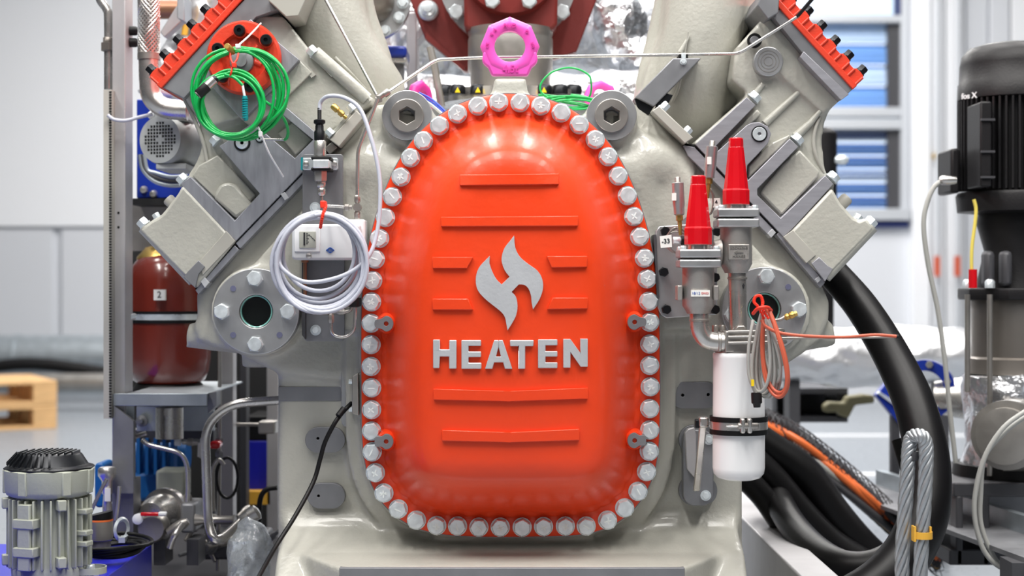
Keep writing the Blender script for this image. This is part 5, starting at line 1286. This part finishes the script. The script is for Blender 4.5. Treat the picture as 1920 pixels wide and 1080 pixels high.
B().lathe(W(957, 56, DB + .02), (0, 0, -1), [(PX(80, DB), 0), (PX(80, DB), PX(10, DB)), (PX(78, DB), PX(14, DB)), (PX(80, DB), PX(20, DB)), (PX(80, DB), PX(76, DB)), (PX(76, DB), PX(84, DB)), (PX(76, DB), PX(130, DB))], 56).obj('neck_pipe', M_barrel if False else M_ssd, t)
B().lathe(W(957, 176, DB + .02), (0, 0, -1), [(PX(132, DB), 0), (PX(132, DB), PX(22, DB))], 56).obj('neck_flange', M_ss, t)
for x in (835, 858, 896, 1020, 1050, 1076):
    dd = DB - .12 if 850 < x < 1060 else DB - .05
    B().lathe(W(x, 177, dd), (0, 0, 1), [(PX(15, dd), 0), (PX(15, dd), PX(14, dd)), (PX(11, dd), PX(18, dd))], 6).obj('black_nut', M_blackb, t)
    if x in (858, 896, 1020): B().prism([(x - 5, 173), (x, 163), (x + 5, 173)], dd - .026, dd - .018).obj('yellow_mark', M_yel, t)
pipe('steel_pipe', 'short steel pipe leaning behind the left socket plug', 'pipe', [(806, 88), (814, 120), (828, 200)], PX(7, .5), M_ssd, .5, 14)
# left flange pair
t = thing('pipe_flange', 'grey pipe flange with bolts behind the left manifold', 'flange', W(705, 80, .7))
B().ring(W(698, 6, .7), (0, -1, 0), [(PX(72, .7), 0), (PX(72, .7), .03), (PX(38, .7), .03), (PX(38, .7), 0)], 56).obj('flange_ring', M_turn, t)
B().lathe(W(698, 6, .7), (0, -1, 0), [(PX(44, .7), 0), (PX(43, .7), .05), (PX(28, .7), .08), (0, .09)], 40).obj('pipe_dome', M_barrel, t)
hb2 = hexbolt_mesh(PX(9, .7), .014, M_zinc, 1.2, 'hex_bolt')
for a in (-80, -30, 0, 28, 65, 105): place('hex_bolt', hb2, t, 698 + 57 * math.cos(R(a)), 6 + 57 * math.sin(R(a)), .67, a * .1)
t = thing('blue_valve_block', 'dark blue valve block on steel flange left behind the pink eye bolt', 'valve', W(730, 140, .75))
B().prism([(700, 84), (762, 86), (762, 106), (700, 106)], .72, .84).obj('blue_block', M_blue, t, bevel=.006)
B().rect(704, 106, 762, 118, .73, .83).obj('steel_ring', M_ss, t, bevel=.004); B().rect(708, 118, 756, 150, .75, .81).obj('valve_body', M_plate, t, bevel=.004)
B().cyl(W(733, 118, .72), W(733, 150, .72), PX(7, .7)).obj('valve_stem', M_ss, t)
t = thing('support_profile', 'grey vertical support profile behind the left manifold', 'profile', W(776, 140, .95))
B().rect(762, 22, 782, 180, .9, 1.0).obj('profile', M_post, t, bevel=.004)
B().prism([(782, 60), (800, 40), (800, 56), (782, 76)], .9, 1.0).obj('gusset', M_post, t)

# ================================================================ CABINET AND PIPEWORK ON THE LEFT
t = thing('rack_post', 'tall grey steel rack post left of the brown tank', 'post', W(222, 900, .5))
rack0 = t
B().rect(210, -80, 235, 925, .5, .57).obj('post', M_post, t, bevel=.002)
for y in (399, 426): B().lathe(W(222, y, .499), (0, 1, 0), [(PX(2.2, .5), 0), (PX(2.2, .5), .002)], 12).obj('hole', M_dark, t)
B().prism([(213, 760), (250, 790), (250, 925), (210, 925)], .48, .5).obj('lower_plate', M_plate, t)
B().rect(210, 900, 250, 1070, .5, .57).obj('post_foot', M_plate, t)
t = thing('slotted_rail', 'narrow slotted rail fixed to the left side of the rack post', 'rail', W(202, 785, .48))
B().rect(194, 168, 209, 785, .47, .5).obj('rail', M_cast2, t)
b = B()
for k in range(118): b.rect(204.5, 171 + 5.2 * k, 209, 174 + 5.2 * k, .4685, .4705)
b.obj('slots', M_dark, t)['kind'] = 'stuff'
t = thing('riser_pipe', 'steel riser pipe with union nut at the left of the rack post', 'pipe', W(203, 168, .52))
B().tube(PT([(180, -30, .52), (188, 0, .52), (200, 18, .52), (203, 40, .52), (203, 168, .52)]), PX(8, .5), 16, 5).obj('pipe', M_ss, t)
B().lathe(W(203, 70, .52), (0, 0, -1), [(PX(9, .5), 0), (PX(11, .5), PX(2, .5)), (PX(11, .5), PX(10, .5)), (PX(15, .5), PX(11, .5)), (PX(15, .5), PX(25, .5)), (PX(9, .5), PX(27, .5))], 6).obj('union_nut', M_barrel, t)
pipe('white_cable', 'thin white cable from the slotted rail to the grey fan motor', 'cable', [(202, 216), (214, 224), (236, 226), (260, 220), (286, 214)], PX(3.4, .46), M_greyc, .46, 10, 6)
t = thing('braided_hose', 'steel braided hose coming down at the top left beside the red bolted cover', 'hose', W(279, 105, .45))
B().cyl(W(279, -60, .45), W(279, 102, .45), PX(18, .45), n=24).obj('hose_core', M_ssd, t)
b = B(); a = W(279, -60, .45); r_ = PX(19, .45); Hh = PX(162, .45)
for k in range(16):
    for sg in (-1, 1):
        b.tube([a + Vector((r_ * math.cos(k * math.pi / 8 + sg * 7.5 * f / 40), r_ * math.sin(k * math.pi / 8 + sg * 7.5 * f / 40), -Hh * f / 40)) for f in range(41)], .0021, 5)
b.obj('braid', M_ss, t)['kind'] = 'stuff'
B().cyl(W(279, 100, .45), W(279, 112, .45), PX(21, .45)).obj('end_collar', M_ssd, t)
B().tube(PT([(279, 108, .45), (280, 150, .45), (284, 180, .45), (300, 198, .45), (322, 205, .45), (352, 207, .45)]), PX(19, .45), 24, 6).obj('elbow_pipe', M_ss, t)
t = thing('rear_panel', 'deep blue panel with dark base behind the grey fan motor', 'panel', W(300, 380, .9))
B().rect(256, 186, 380, 372, .80, .86).obj('panel', M_blue, t, bevel=.003); B().rect(246, 372, 380, 384, .76, .86).obj('base', M_dark, t)
for (x, y) in ((270, 356), (288, 364)): B().lathe(W(x, y, .795), (0, -1, 0), [(PX(8, .8), 0), (PX(6, .8), .01), (0, .012)], 12).obj('bolt', M_ss, t)
B().rect(246, 384, 420, 470, .86, .9).obj('grey_sheet', M_ssd, t)
t = thing('fan_motor', 'small grey electric motor with square grilled fan cover left of the green coil', 'motor', W(302, 310, .6))
ax = Vector((.35, 1, 0))
B().lathe(W(302, 262, .5), ax, [(PX(43, .5), 0), (PX(47, .5), .008), (PX(47, .5), .06), (PX(44, .5), .065), (PX(44, .5), .2), (0, .2)], 48).obj('motor_shell', M_fan, t)
qf = along((-.35, -1, 0))
def face_shape(loops, off, th, name, m_):
    cu = bpy.data.curves.new('tmp', 'CURVE'); cu.dimensions = '2D'; cu.fill_mode = 'BOTH'; cu.extrude = th
    for lp in loops:
        sp = cu.splines.new('POLY'); sp.points.add(len(lp) - 1); sp.use_cyclic_u = True
        for q, (x, y) in zip(sp.points, lp): q.co = (x, y, 0, 1)
    from_curve(cu, Matrix.Translation(W(302, 262, .5) - ax.normalized() * off) @ qf.to_matrix().to_4x4() @ Matrix.Rotation(R(90), 4, 'X'), name, m_, t)
u_ = PX(1, .5)
gl = [[(44 * u_ * math.cos(a_ / 40 * 6.2832), 44 * u_ * math.sin(a_ / 40 * 6.2832)) for a_ in range(40)]]
for i in range(-5, 6):
    for j in range(-5, 6):
        x, y = i * 6.2 * u_, j * 6.2 * u_
        if math.hypot(x, y) < 33 * u_ and math.hypot(x, y) > 7 * u_:
            h_ = 2.3 * u_; gl.append([(x - h_, y - h_), (x + h_, y - h_), (x + h_, y + h_), (x - h_, y + h_)])
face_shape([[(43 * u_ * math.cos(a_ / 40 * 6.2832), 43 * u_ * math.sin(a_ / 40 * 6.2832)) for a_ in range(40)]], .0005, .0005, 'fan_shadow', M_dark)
face_shape(gl, .003, .0015, 'fan_grille', M_fan)
B().rect(288, 206, 352, 226, .5, .62).obj('terminal_box', M_fan, t, bevel=.004)
B().lathe(W(290, 216, .52), (-1, 0, 0), [(PX(8, .5), 0), (PX(8, .5), PX(8, .5)), (PX(5, .5), PX(12, .5))], 12).obj('white_gland', M_white, t)
B().rect(292, 306, 350, 318, .5, .64).obj('motor_foot', M_fan, t, bevel=.003)
for i, (ry, lab) in enumerate(((70, 'outer'), (62, 'middle'), (54, 'inner'))):
    pipe('hydraulic_hose', lab + ' of three dark hoses curving below the grey fan motor', 'hose', [(262 + 4 * i, 290), (268 + 4 * i, 318), (290, 262 + ry + 8), (320, 262 + ry + 16), (352, 262 + ry + 14)], PX(4, .66), M_darkgrey if i % 2 else M_galv, .68, 10, 6)

t = thing('pressure_tank', 'dark reddish brown pressure vessel with brass coloured cap in the rack', 'tank', W(315, 725, .8))
B().lathe(W(317, 478, .8), (0, 0, -1), [(PX(r, .8), PX(y - 478, .8)) for r, y in [(40, 478), (56, 484), (68, 500), (75, 525), (77, 550), (77, 670), (74, 695), (66, 712), (50, 722), (0, 726)]], 64).obj('vessel', M_tank, t)
B().lathe(W(304, 462, .8), (0, 0, -1), [(PX(r, .8), PX(y - 462, .8)) for r, y in [(22, 462), (30, 464), (46, 482), (47, 486), (40, 487)]], 48).obj('brass_cap', M_brass, t)
st = B().rect(288, 543, 309, 563, .684, .70).obj('number_label', M_sticker, t)
text('2', 298.5, 553, .6835, 17, 'number', M_ink, st, .0003)
t = thing('tank_strap', 'black rubber lined steel strap around the brown tank', 'strap', W(315, 592, .8))
for (y0_, y1_, r_, m_) in ((583, 588, 79.5, M_black), (588, 599, 79, M_zinc), (599, 605, 79.5, M_black)):
    B().ring(W(317, y1_, .8), (0, 0, 1), [(PX(77, .8), 0), (PX(r_, .8), 0), (PX(r_, .8), PX(y1_ - y0_, .8)), (PX(77, .8), PX(y1_ - y0_, .8))], 56).obj('band', m_, t)
B().rect(222, 588, 246, 600, .55, .6).obj('strap_end', M_zinc, t, bevel=.003)
B().lathe(W(224, 592, .54), (0, -1, 0), [(PX(9, .5), 0), (PX(9, .5), .01), (PX(5, .5), .014)], 12).obj('clamp_knob', M_zinc, t)
t = thing('tank_shelf', 'galvanised shelf with triangular bracket below the brown tank', 'shelf', W(300, 762, .55))
B().rect(212, 738, 388, 761, .48, .49).obj('front_lip', M_galv, t, bevel=.001)
B().rect(237, 738, 388, 741, .49, .95).obj('shelf_top', M_galv, t)
B().prism([(214, 761), (250, 761), (250, 800)], .51, .52).obj('bracket', M_galv, t)
B().prism([(388, 738), (406, 734), (406, 760), (390, 775)], .51, .56).obj('side_lip', M_plate, t)
B().rect(256, 762, 400, 808, .75, .77).obj('rear_sheet', M_galv, t)
B().lathe(W(267, 789, .74), (0, -1, 0), [(PX(11, .7), 0), (PX(11, .7), .01), (PX(6, .7), .012), (PX(4, .7), .02)], 20).obj('grommet', M_plate, t)
t = thing('black_ring', 'black base ring below the brown tank', 'ring', W(330, 735, .8))
B().lathe(W(317, 718, .8), (0, 0, -1), [(PX(60, .8), 0), (PX(72, .8), PX(16, .8))], 40).obj('ring', M_black, t)
tag(B().cyl(W(318, 764, .62), W(318, 822, .62), PX(26, .6), n=32).obj('steel_canister', M_ss), 'short stainless canister hanging below the tank shelf', 'canister')

# near-black sheet put in for the shade at the rear of the rack
t = thing('rack_dark_backing', 'black sheet standing for the shade at the back of the rack, behind pipes and blue motor', 'panel', W(380, 1050, 1.7))
B().rect(225, 470, 560, 1010, 1.65, 1.68).obj('shade_sheet', M_dark, t)
B().rect(240, 806, 400, 830, .9, .95).obj('cross_rail', M_darkgrey, t)
for i, (x0, x1, d_, lab, m_) in enumerate(((408, 437, .85, 'grey rack post right of the brown tank', M_post), (450, 462, 1.1, 'narrow slotted upright behind the bent steel pipe', M_darkgrey), (500, 522, 1.2, 'rear rack upright just left of the crankcase', M_post))):
    t = thing('rack_post', lab, 'post', W(x0, 980, d_)); B().rect(x0, 560, x1, 1010 if i else 1040, d_, d_ + .05).obj('post', m_, t, bevel=.002)
tp_ = pipe('thin_steel_pipe', 'thin vertical steel pipe before the post right of the brown tank', 'pipe', [(412, 640), (412, 770), (411, 900), (408, 1070)], PX(3.6, .7), M_ssd, .72, 10)
for y in (820, 845): B().lathe(W(411, y, .72), (0, 0, -1), [(PX(6, .7), 0), (PX(8, .7), .004), (PX(8, .7), .012), (PX(6, .7), .016)], 6).obj('pipe_union', M_plate, tp_)
tag(B().rect(392, 828, 412, 842, .66, .70).obj('small_valve', M_red, bevel=.006), 'small valve with red handle seen behind the bent steel pipe', 'valve')
t = thing('white_fitting_row', 'row of white and steel fittings with paper tag under the tank shelf', 'fitting', W(360, 832, .75))
for i, (x, r, m_) in enumerate(((328, 7, M_white), (342, 5, M_ss), (352, 7, M_ssd), (362, 6, M_ss), (376, 8, M_white))):
    B().lathe(W(x, 829, .74), (1, 0, 0), [(PX(r, .7), 0), (PX(r, .7), PX(10, .7)), (PX(r * .6, .7), PX(12, .7))], 8).obj('fitting', m_, t)
B().prism([(371, 830), (381, 832), (378, 860), (370, 856)], .70, .702).obj('paper_tag', M_sticker, t)
t = thing('bent_pipe', 'stout stainless pipe bent down from the crankcase side and back up', 'pipe', W(400, 1010, .35))
B().tube(PT(corner([(530, 750, .35), (430, 757, .35), (384, 800, .35), (390, 985, .35), (405, 1022, .33), (468, 962, .45)], 34)), PX(8.6, .35), 20).obj('pipe', M_ss, t)
B().lathe(W(452, 978, .42), (1, 0, .6), [(PX(10, .4), 0), (PX(12, .4), .006), (PX(12, .4), .02), (PX(15, .4), .022), (PX(15, .4), .04), (PX(8, .4), .044)], 14).obj('end_fitting', M_ss, t)
pipe('oil_pipe', 'left steel pipe bending down below the tank shelf', 'pipe', [(275, 812), (252, 820), (238, 834), (236, 860), (240, 890), (243, 936)], PX(4.2, .55), M_ss, .55, 12, 6)
pipe('oil_pipe', 'long steel pipe sweeping right and down over the pump flange', 'pipe', [(266, 824), (280, 834), (312, 842), (336, 850), (349, 868), (352, 900), (351, 946)], PX(4.4, .5), M_ss, .52, 12, 6)
pipe('oil_pipe', 'thin steel pipe hooked upward beside the thick bent pipe', 'pipe', [(400, 958), (398, 900), (400, 876), (410, 862), (420, 872)], PX(4, .6), M_ssd, .62, 12, 5)
tag(B().tube([W(426 + 20 * math.cos(k * .314), 896 + 38 * math.sin(k * .314), .66) for k in range(20)], PX(3, .6), 8, 0, True).obj('hose_loop', M_blackp), 'upright loop of dark hose right of the bent steel pipe', 'hose')
pipe('dark_hose', 'dark rubber hose arching beside the crankcase at the lower left', 'hose', [(520, 914), (500, 918), (488, 936), (486, 980), (490, 1030), (500, 1060)], PX(5, .6), M_black, .6, 12, 6)
t = thing('blue_container', 'dark blue box with black lid behind the rack, left of the crankcase', 'box', W(482, 920, 1.3))
B().rect(462, 826, 502, 922, 1.25, 1.45).obj('box', M_blued, t, bevel=.004); B().rect(460, 780, 504, 826, 1.25, 1.45).obj('lid', M_black, t, bevel=.004); B().rect(452, 922, 506, 946, 1.2, 1.45).obj('yellow_tray', M_yellow, t)
t = thing('steel_rod', 'short steel rod with fittings in front of the dark blue box', 'rod', W(470, 796, .9))
B().cyl(W(440, 796, .9), W(500, 796, .9), PX(3.5, .9)).obj('rod', M_ssd, t); B().rect(484, 790, 516, 814, .88, .93).obj('fitting', M_ssd, t, bevel=.004)
b = B(); b.tube(PT([(456, 972, .3), (470, 1010, .3), (466, 1060, .3), (470, 1110, .3)]), .035, 24, 14, rr=lambda f: .012 + .032 * min(1, f * 3))
for v in b.bm.verts:
    q = v.co * 22; v.co += noise.noise_vector(q) * .012
tag(b.obj('plastic_bag', M_wrap, smooth=20), 'crumpled clear plastic bag tied below the end of the bent pipe', 'bag')

# oil pump group
t = thing('blue_motor', 'petrol blue electric motor lying behind the oil pump', 'motor', W(300, 930, 1.0))
B().lathe(W(248, 855, 1.0), (1, 0, 0), [(PX(34, 1), 0), (PX(36, 1), .01), (PX(36, 1), .13), (PX(30, 1), .14)], 24).obj('motor_body', M_blue2, t)
for k in range(5): B().rect(256 + 16 * k, 822, 262 + 16 * k, 890, .89, .93).obj('cooling_fin', M_blue2, t)
B().rect(248, 886, 340, 940, .95, 1.05).obj('motor_base', M_blue2, t, bevel=.01)
B().rect(292, 882, 346, 934, .80, .88).obj('grey_junction_box', M_motor, t, bevel=.006)
t = thing('oil_pump', 'steel oil pump with round flange and small ball valve at the lower left', 'pump', W(310, 1010, .6))
B().lathe(W(313, 958, .62), (-.25, -1, 0), [(PX(44, .6), 0), (PX(44, .6), .018), (PX(36, .6), .02), (PX(32, .6), .06), (PX(24, .6), .08), (0, .085)], 48).obj('pump_flange', M_ss, t)
B().lathe(W(294, 985, .50), (0, -1, 0), [(PX(25, .5), 0), (PX(26, .5), .01), (PX(26, .5), .05), (PX(23, .5), .055), (0, .055)], 40).obj('filter_housing', M_ssd, t)
B().lathe(W(262, 971, .46), (0, -1, 0), [(PX(9, .5), 0), (PX(10, .5), .02), (0, .025)], 20).obj('white_cap', M_white, t)
B().rect(263, 961, 300, 968, .43, .44).obj('red_lever', M_red, t, bevel=.002); B().rect(296, 960, 312, 968, .428, .44).obj('lever_tip', M_white, t, bevel=.003)
B().rect(338, 944, 366, 1000, .5, .6).obj('valve_block', M_plate, t, bevel=.006)
B().lathe(W(352, 926, .55), (0, 0, -1), [(PX(6, .5), 0), (PX(9, .5), PX(6, .5)), (PX(9, .5), PX(18, .5)), (PX(12, .5), PX(20, .5))], 6).obj('compression_fitting', M_ssd, t)
B().lathe(W(243, 928, .55), (0, 0, -1), [(PX(6, .5), 0), (PX(8, .5), PX(6, .5)), (PX(8, .5), PX(18, .5)), (PX(13, .5), PX(22, .5)), (PX(13, .5), PX(44, .5))], 6).obj('compression_fitting', M_ssd, t)
B().lathe(W(330, 990, .45), (1, 0, .6), [(PX(8, .5), -.02), (PX(10, .5), 0), (PX(10, .5), .02), (PX(6, .5), .03)], 8).obj('compression_fitting', M_ssd, t)

B().tube(PT([(342, 982, .44), (330, 1000, .42), (324, 1010, .42), (318, 1028, .42)]), PX(6, .45), 14, 5).obj('drain_spout', M_ss, t)
B().lathe(W(366, 975, .5), (1, 0, 0), [(PX(12, .5), 0), (PX(8, .5), PX(14, .5)), (PX(8, .5), PX(70, .5)), (PX(12, .5), PX(74, .5))], 12).obj('suction_pipe', M_ssd, t)
for x in (288, 350): B().rect(x, 1012, x + 22, 1060, .48, .56).obj('pump_foot', M_darkgrey, t)
t = thing('valve_cluster', 'cluster of dark steel valve fittings right of the oil pump', 'fittings', W(440, 1040, .7))
B().rect(380, 1000, 500, 1050, .7, .8).obj('valve_block', M_darkgrey, t, bevel=.006)
rq = random.Random(12)
for k in range(18):
    x, y = rq.uniform(372, 508), rq.uniform(945, 1045); r_ = rq.uniform(6, 13)
    B().lathe(W(x, y, rq.uniform(.6, .8)), (rq.uniform(-1, 1), -.6, rq.uniform(-1, 1)), [(PX(r_ * .7), 0), (PX(r_), .01), (PX(r_), .03), (PX(r_ * .6), .035), (PX(r_ * .5), .06)], 8).obj('valve_fitting', M_plate if k % 3 else M_ssd, t)
t = thing('level_gauge', 'steel gauge with round white head left of the oil pump', 'gauge', W(200, 960, .4))
B().lathe(W(201, 876, .45), (0, 0, -1), [(PX(14, .45), 0), (PX(17, .45), .004), (PX(17, .45), .018), (PX(10, .45), .03), (PX(10, .45), .055), (PX(7, .45), .06), (PX(9, .45), .085), (PX(9, .45), .11)], 28).obj('gauge_body', M_ss, t)
B().rect(196, 916, 207, 940, .436, .44).obj('label', M_sticker, t)
B().prism(rrect(177, 868, 196, 952, 8, 4), .5, .58).obj('blue_sleeve', M_blue2, t, bevel=.004)
pipe('thin_steel_pipe', 'thin slanted steel pipe left of the steel gauge', 'pipe', [(200, 898), (184, 930), (172, 956)], PX(3.5, .4), M_ss, .4, 10)
pipe('thin_steel_pipe', 'thin upright steel pipe right of the steel gauge', 'pipe', [(224, 912), (222, 940), (217, 976)], PX(3.5, .42), M_ss, .42, 10)
t = thing('level_sensor', 'short steel sensor with black top and orange ring on the blue plate', 'sensor', W(190, 1035, .25))
B().lathe(W(189, 976, .25), (0, 0, -1), [(PX(r, .25), PX(y - 976, .25)) for r, y in [(22, 976), (22.5, 978), (22.5, 1011), (20, 1013)]], 36).obj('sensor_body', M_ssd, t)
B().lathe(W(189, 973, .25), (0, 0, -1), [(PX(22.6, .25), 0), (PX(22.6, .25), PX(3.4, .25))], 36).obj('orange_ring', M_orangec, t)
cc = W(189, 973, .25); rr2 = PX(22.3, .25); b = B(); nn = 32
top = [b.bm.verts.new(cc + Vector((rr2 * math.cos(2 * math.pi * k / nn), rr2 * math.sin(2 * math.pi * k / nn), .012 + .005 * math.cos(2 * math.pi * k / nn)))) for k in range(nn)]
bot = [b.bm.verts.new(cc + Vector((rr2 * math.cos(2 * math.pi * k / nn), rr2 * math.sin(2 * math.pi * k / nn), 0))) for k in range(nn)]
b.bm.faces.new(top); b.bm.faces.new(bot[::-1])
for k in range(nn): b.bm.faces.new((bot[k], bot[(k + 1) % nn], top[(k + 1) % nn], top[k]))
b.obj('black_top', M_black, t)
B().lathe(W(189, 1012, .25), (0, 0, -1), [(PX(19, .25), 0), (PX(19, .25), PX(24, .25))], 8).obj('hex_foot', M_ssd, t)
t = thing('lifting_ring', 'small zinc lifting ring standing on the blue plate beside the sensor', 'ring', W(228, 1010, .35))
B().ring(W(228, 992, .35), (1, -.5, 0), [(PX(19, .35), -.004), (PX(23, .35), 0), (PX(19, .35), .004), (PX(14, .35), 0)], 28).obj('ring', M_zinc, t)
B().rect(222, 1008, 234, 1018, .33, .37).obj('shank', M_zinc, t)
t = thing('black_cable_coil', 'flat coil of black cable lying on the blue plate', 'cable', (-.80, .25, .31))
pts = []
for i in range(5):
    for k in range(36):
        a_ = 2 * math.pi * k / 36; r_ = .055 + .004 * i
        pts.append(Vector((-.842 + .02 + r_ * 1.15 * math.cos(a_) + .004 * math.sin(i * 2), .26 + r_ * 1.5 * math.sin(a_), .316 + .004 * i + .003 * math.sin(a_ * 2 + i))))
B().tube(pts, .0042, 8).obj('cable_turns', M_black, t)
t = thing('blue_base_plate', 'deep blue steel base carrying the ribbed grey motor at the bottom left', 'base', (-1.0, .2, .05))
B().box((-1.35, -.30, .05), (-.774, .44, .30)).obj('base_box', M_blued, t, bevel=.003)
for (x, y) in ((-.80, .06), (-.795, .36)):
    B().lathe((x, y, .30), (0, 0, 1), [(.011, 0), (.011, .012), (.008, .014)], 6).obj('hex_bolt', M_zinc, t)
# ribbed motor
t = thing('ribbed_motor', 'grey green ribbed electric motor with black fan cap at the bottom left', 'motor', (-.876, .03, .30))
mc = Vector((-.876, .03, 0)); Z = lambda py: CZ - (py - 540) * 3.03 / 3000
B().lathe(mc + Vector((0, 0, .30)), (0, 0, 1), [(.068, 0), (.070, Z(1062) - .30), (.066, Z(1055) - .30), (.062, Z(925) - .30), (.04, Z(920) - .30)], 48).obj('motor_core', M_motor, t)
for k in range(30):
    a_ = 2 * math.pi * k / 30
    dv = Vector((math.cos(a_), math.sin(a_), 0)); q = Vector((-dv.y, dv.x, 0)) * .0019
    B().ext([mc + dv * .058 - q + Vector((0, 0, Z(1058))), mc + dv * .0785 - q + Vector((0, 0, Z(1058))), mc + dv * .0785 + q + Vector((0, 0, Z(1058))), mc + dv * .058 + q + Vector((0, 0, Z(1058)))], (0, 0, Z(930) - Z(1058))).obj('cooling_fin', M_motor, t, bevel=.0015)
def at_a(ang, r, z): return mc + Vector((math.sin(R(ang)) * r, -math.cos(R(ang)) * r, z))
def lug(ang, y0, y1, w, r0, r1, n='mounting_lug'):
    dv = Vector((math.sin(R(ang)), -math.cos(R(ang)), 0)); q = Vector((-dv.y, dv.x, 0)) * w
    B().ext([mc + dv * r0 - q + Vector((0, 0, Z(y1))), mc + dv * r1 - q + Vector((0, 0, Z(y1))), mc + dv * r1 + q + Vector((0, 0, Z(y1))), mc + dv * r0 + q + Vector((0, 0, Z(y1)))], (0, 0, Z(y0) - Z(y1))).obj(n, M_motor, t, bevel=.002)
lug(-18, 936, 1058, .013, .06, .083, 'nameplate_rib')
for y in (963, 1015): lug(-18, y, y + 18, .022, .06, .085)
for a_ in (32, -68):
    for y in (929, 1034): lug(a_, y, y + 20, .008, .06, .086)
for y in (950, 990, 1010): lug(72, y, y + 10, .012, .06, .088)
B().lathe(mc + Vector((0, 0, Z(928))), (0, 0, 1), [(.070, 0), (.078, .004), (.081, .012), (.083, .050), (.080, .052)], 48).obj('fan_cowl', M_motor, t)
for a_ in (-20, 38, 80, -80): lug(a_, 878, 922, .009, .076, .0845, 'cowl_rib')
B().lathe(mc + Vector((0, 0, Z(878))), (0, 0, 1), [(.083, 0), (.084, .003), (.080, .006), (.072, .008), (.060, .027), (.055, .030), (0, .030)], 12, .1).obj('fan_cap', M_blackb, t, bevel=.001)
for k in range(11):
    x = -.05 + .01 * k; hw = math.sqrt(max(0, .0565 ** 2 - x * x)) * .98
    B().box((mc.x + x - .0016, mc.y - hw, Z(878) + .028), (mc.x + x + .0016, mc.y + hw, Z(878) + .0335)).obj('cap_rib', M_blackb, t)
for k in range(9):
    a_ = -72 + 11 * k
    B().ext([at_a(a_ - 1.6, .059, Z(878) + .028), at_a(a_ + 1.6, .059, Z(878) + .028), at_a(a_ + 1.6, .078, Z(878) + .008), at_a(a_ - 1.6, .078, Z(878) + .008)], Vector((0, 0, .006))).obj('cap_rib', M_blackb, t)
B().ring(mc + Vector((.078, .0, Z(1068))), (0, 0, 1), [(.028, -.006), (.030, -.006), (.030, .006), (.028, .006)], 32).obj('flange_ear', M_motor, t)
B().lathe(mc + Vector((.078, .0, Z(1072))), (0, 0, 1), [(.009, 0), (.009, .012), (.007, .014)], 6).obj('hex_bolt', M_zinc, t)
# top left clutter between rack and bank
t = thing('film_wrapped_pipe', 'plastic film wrapped pipe behind the braided hose', 'pipe', W(360, 60, .9))
foil('film', PT([(300, 190, .95), (330, 120, .95), (380, 50, .95), (420, -40, .95)]), PX(40, .9), .014, t, M_foil2, 40, 16, 10)
B().tube(PT([(352, -30, .86), (350, 30, .86), (346, 66, .86)]), PX(6, .9), 10).obj('yellow_hose', M_yellow, t)
t = thing('bracket_arm', 'grey triangular bracket arm between braided hose and red bolted cover', 'bracket', W(300, 60, .7))
B().prism([(300, 60), (338, 0), (344, 0), (344, 36), (308, 70)], .7, .74).obj('arm', M_post, t, bevel=.002)
B().prism([(332, -10), (346, -10), (346, 40), (332, 34)], .66, .74).obj('arm_post', M_galv, t, bevel=.002)
tag(B().cyl(W(290, 18, .85), W(345, 18, .85), PX(18, .8)).obj('copper_pipe', M_brownrub), 'short copper coloured pipe behind the braided hose', 'pipe')
for y in (58, 80): B().lathe(W(254, y, .54), (-1, 0, 0), [(PX(5, .6), -.01), (PX(9, .6), 0), (PX(9, .6), .012)], 10).obj('black_bolt', M_black, rack0)
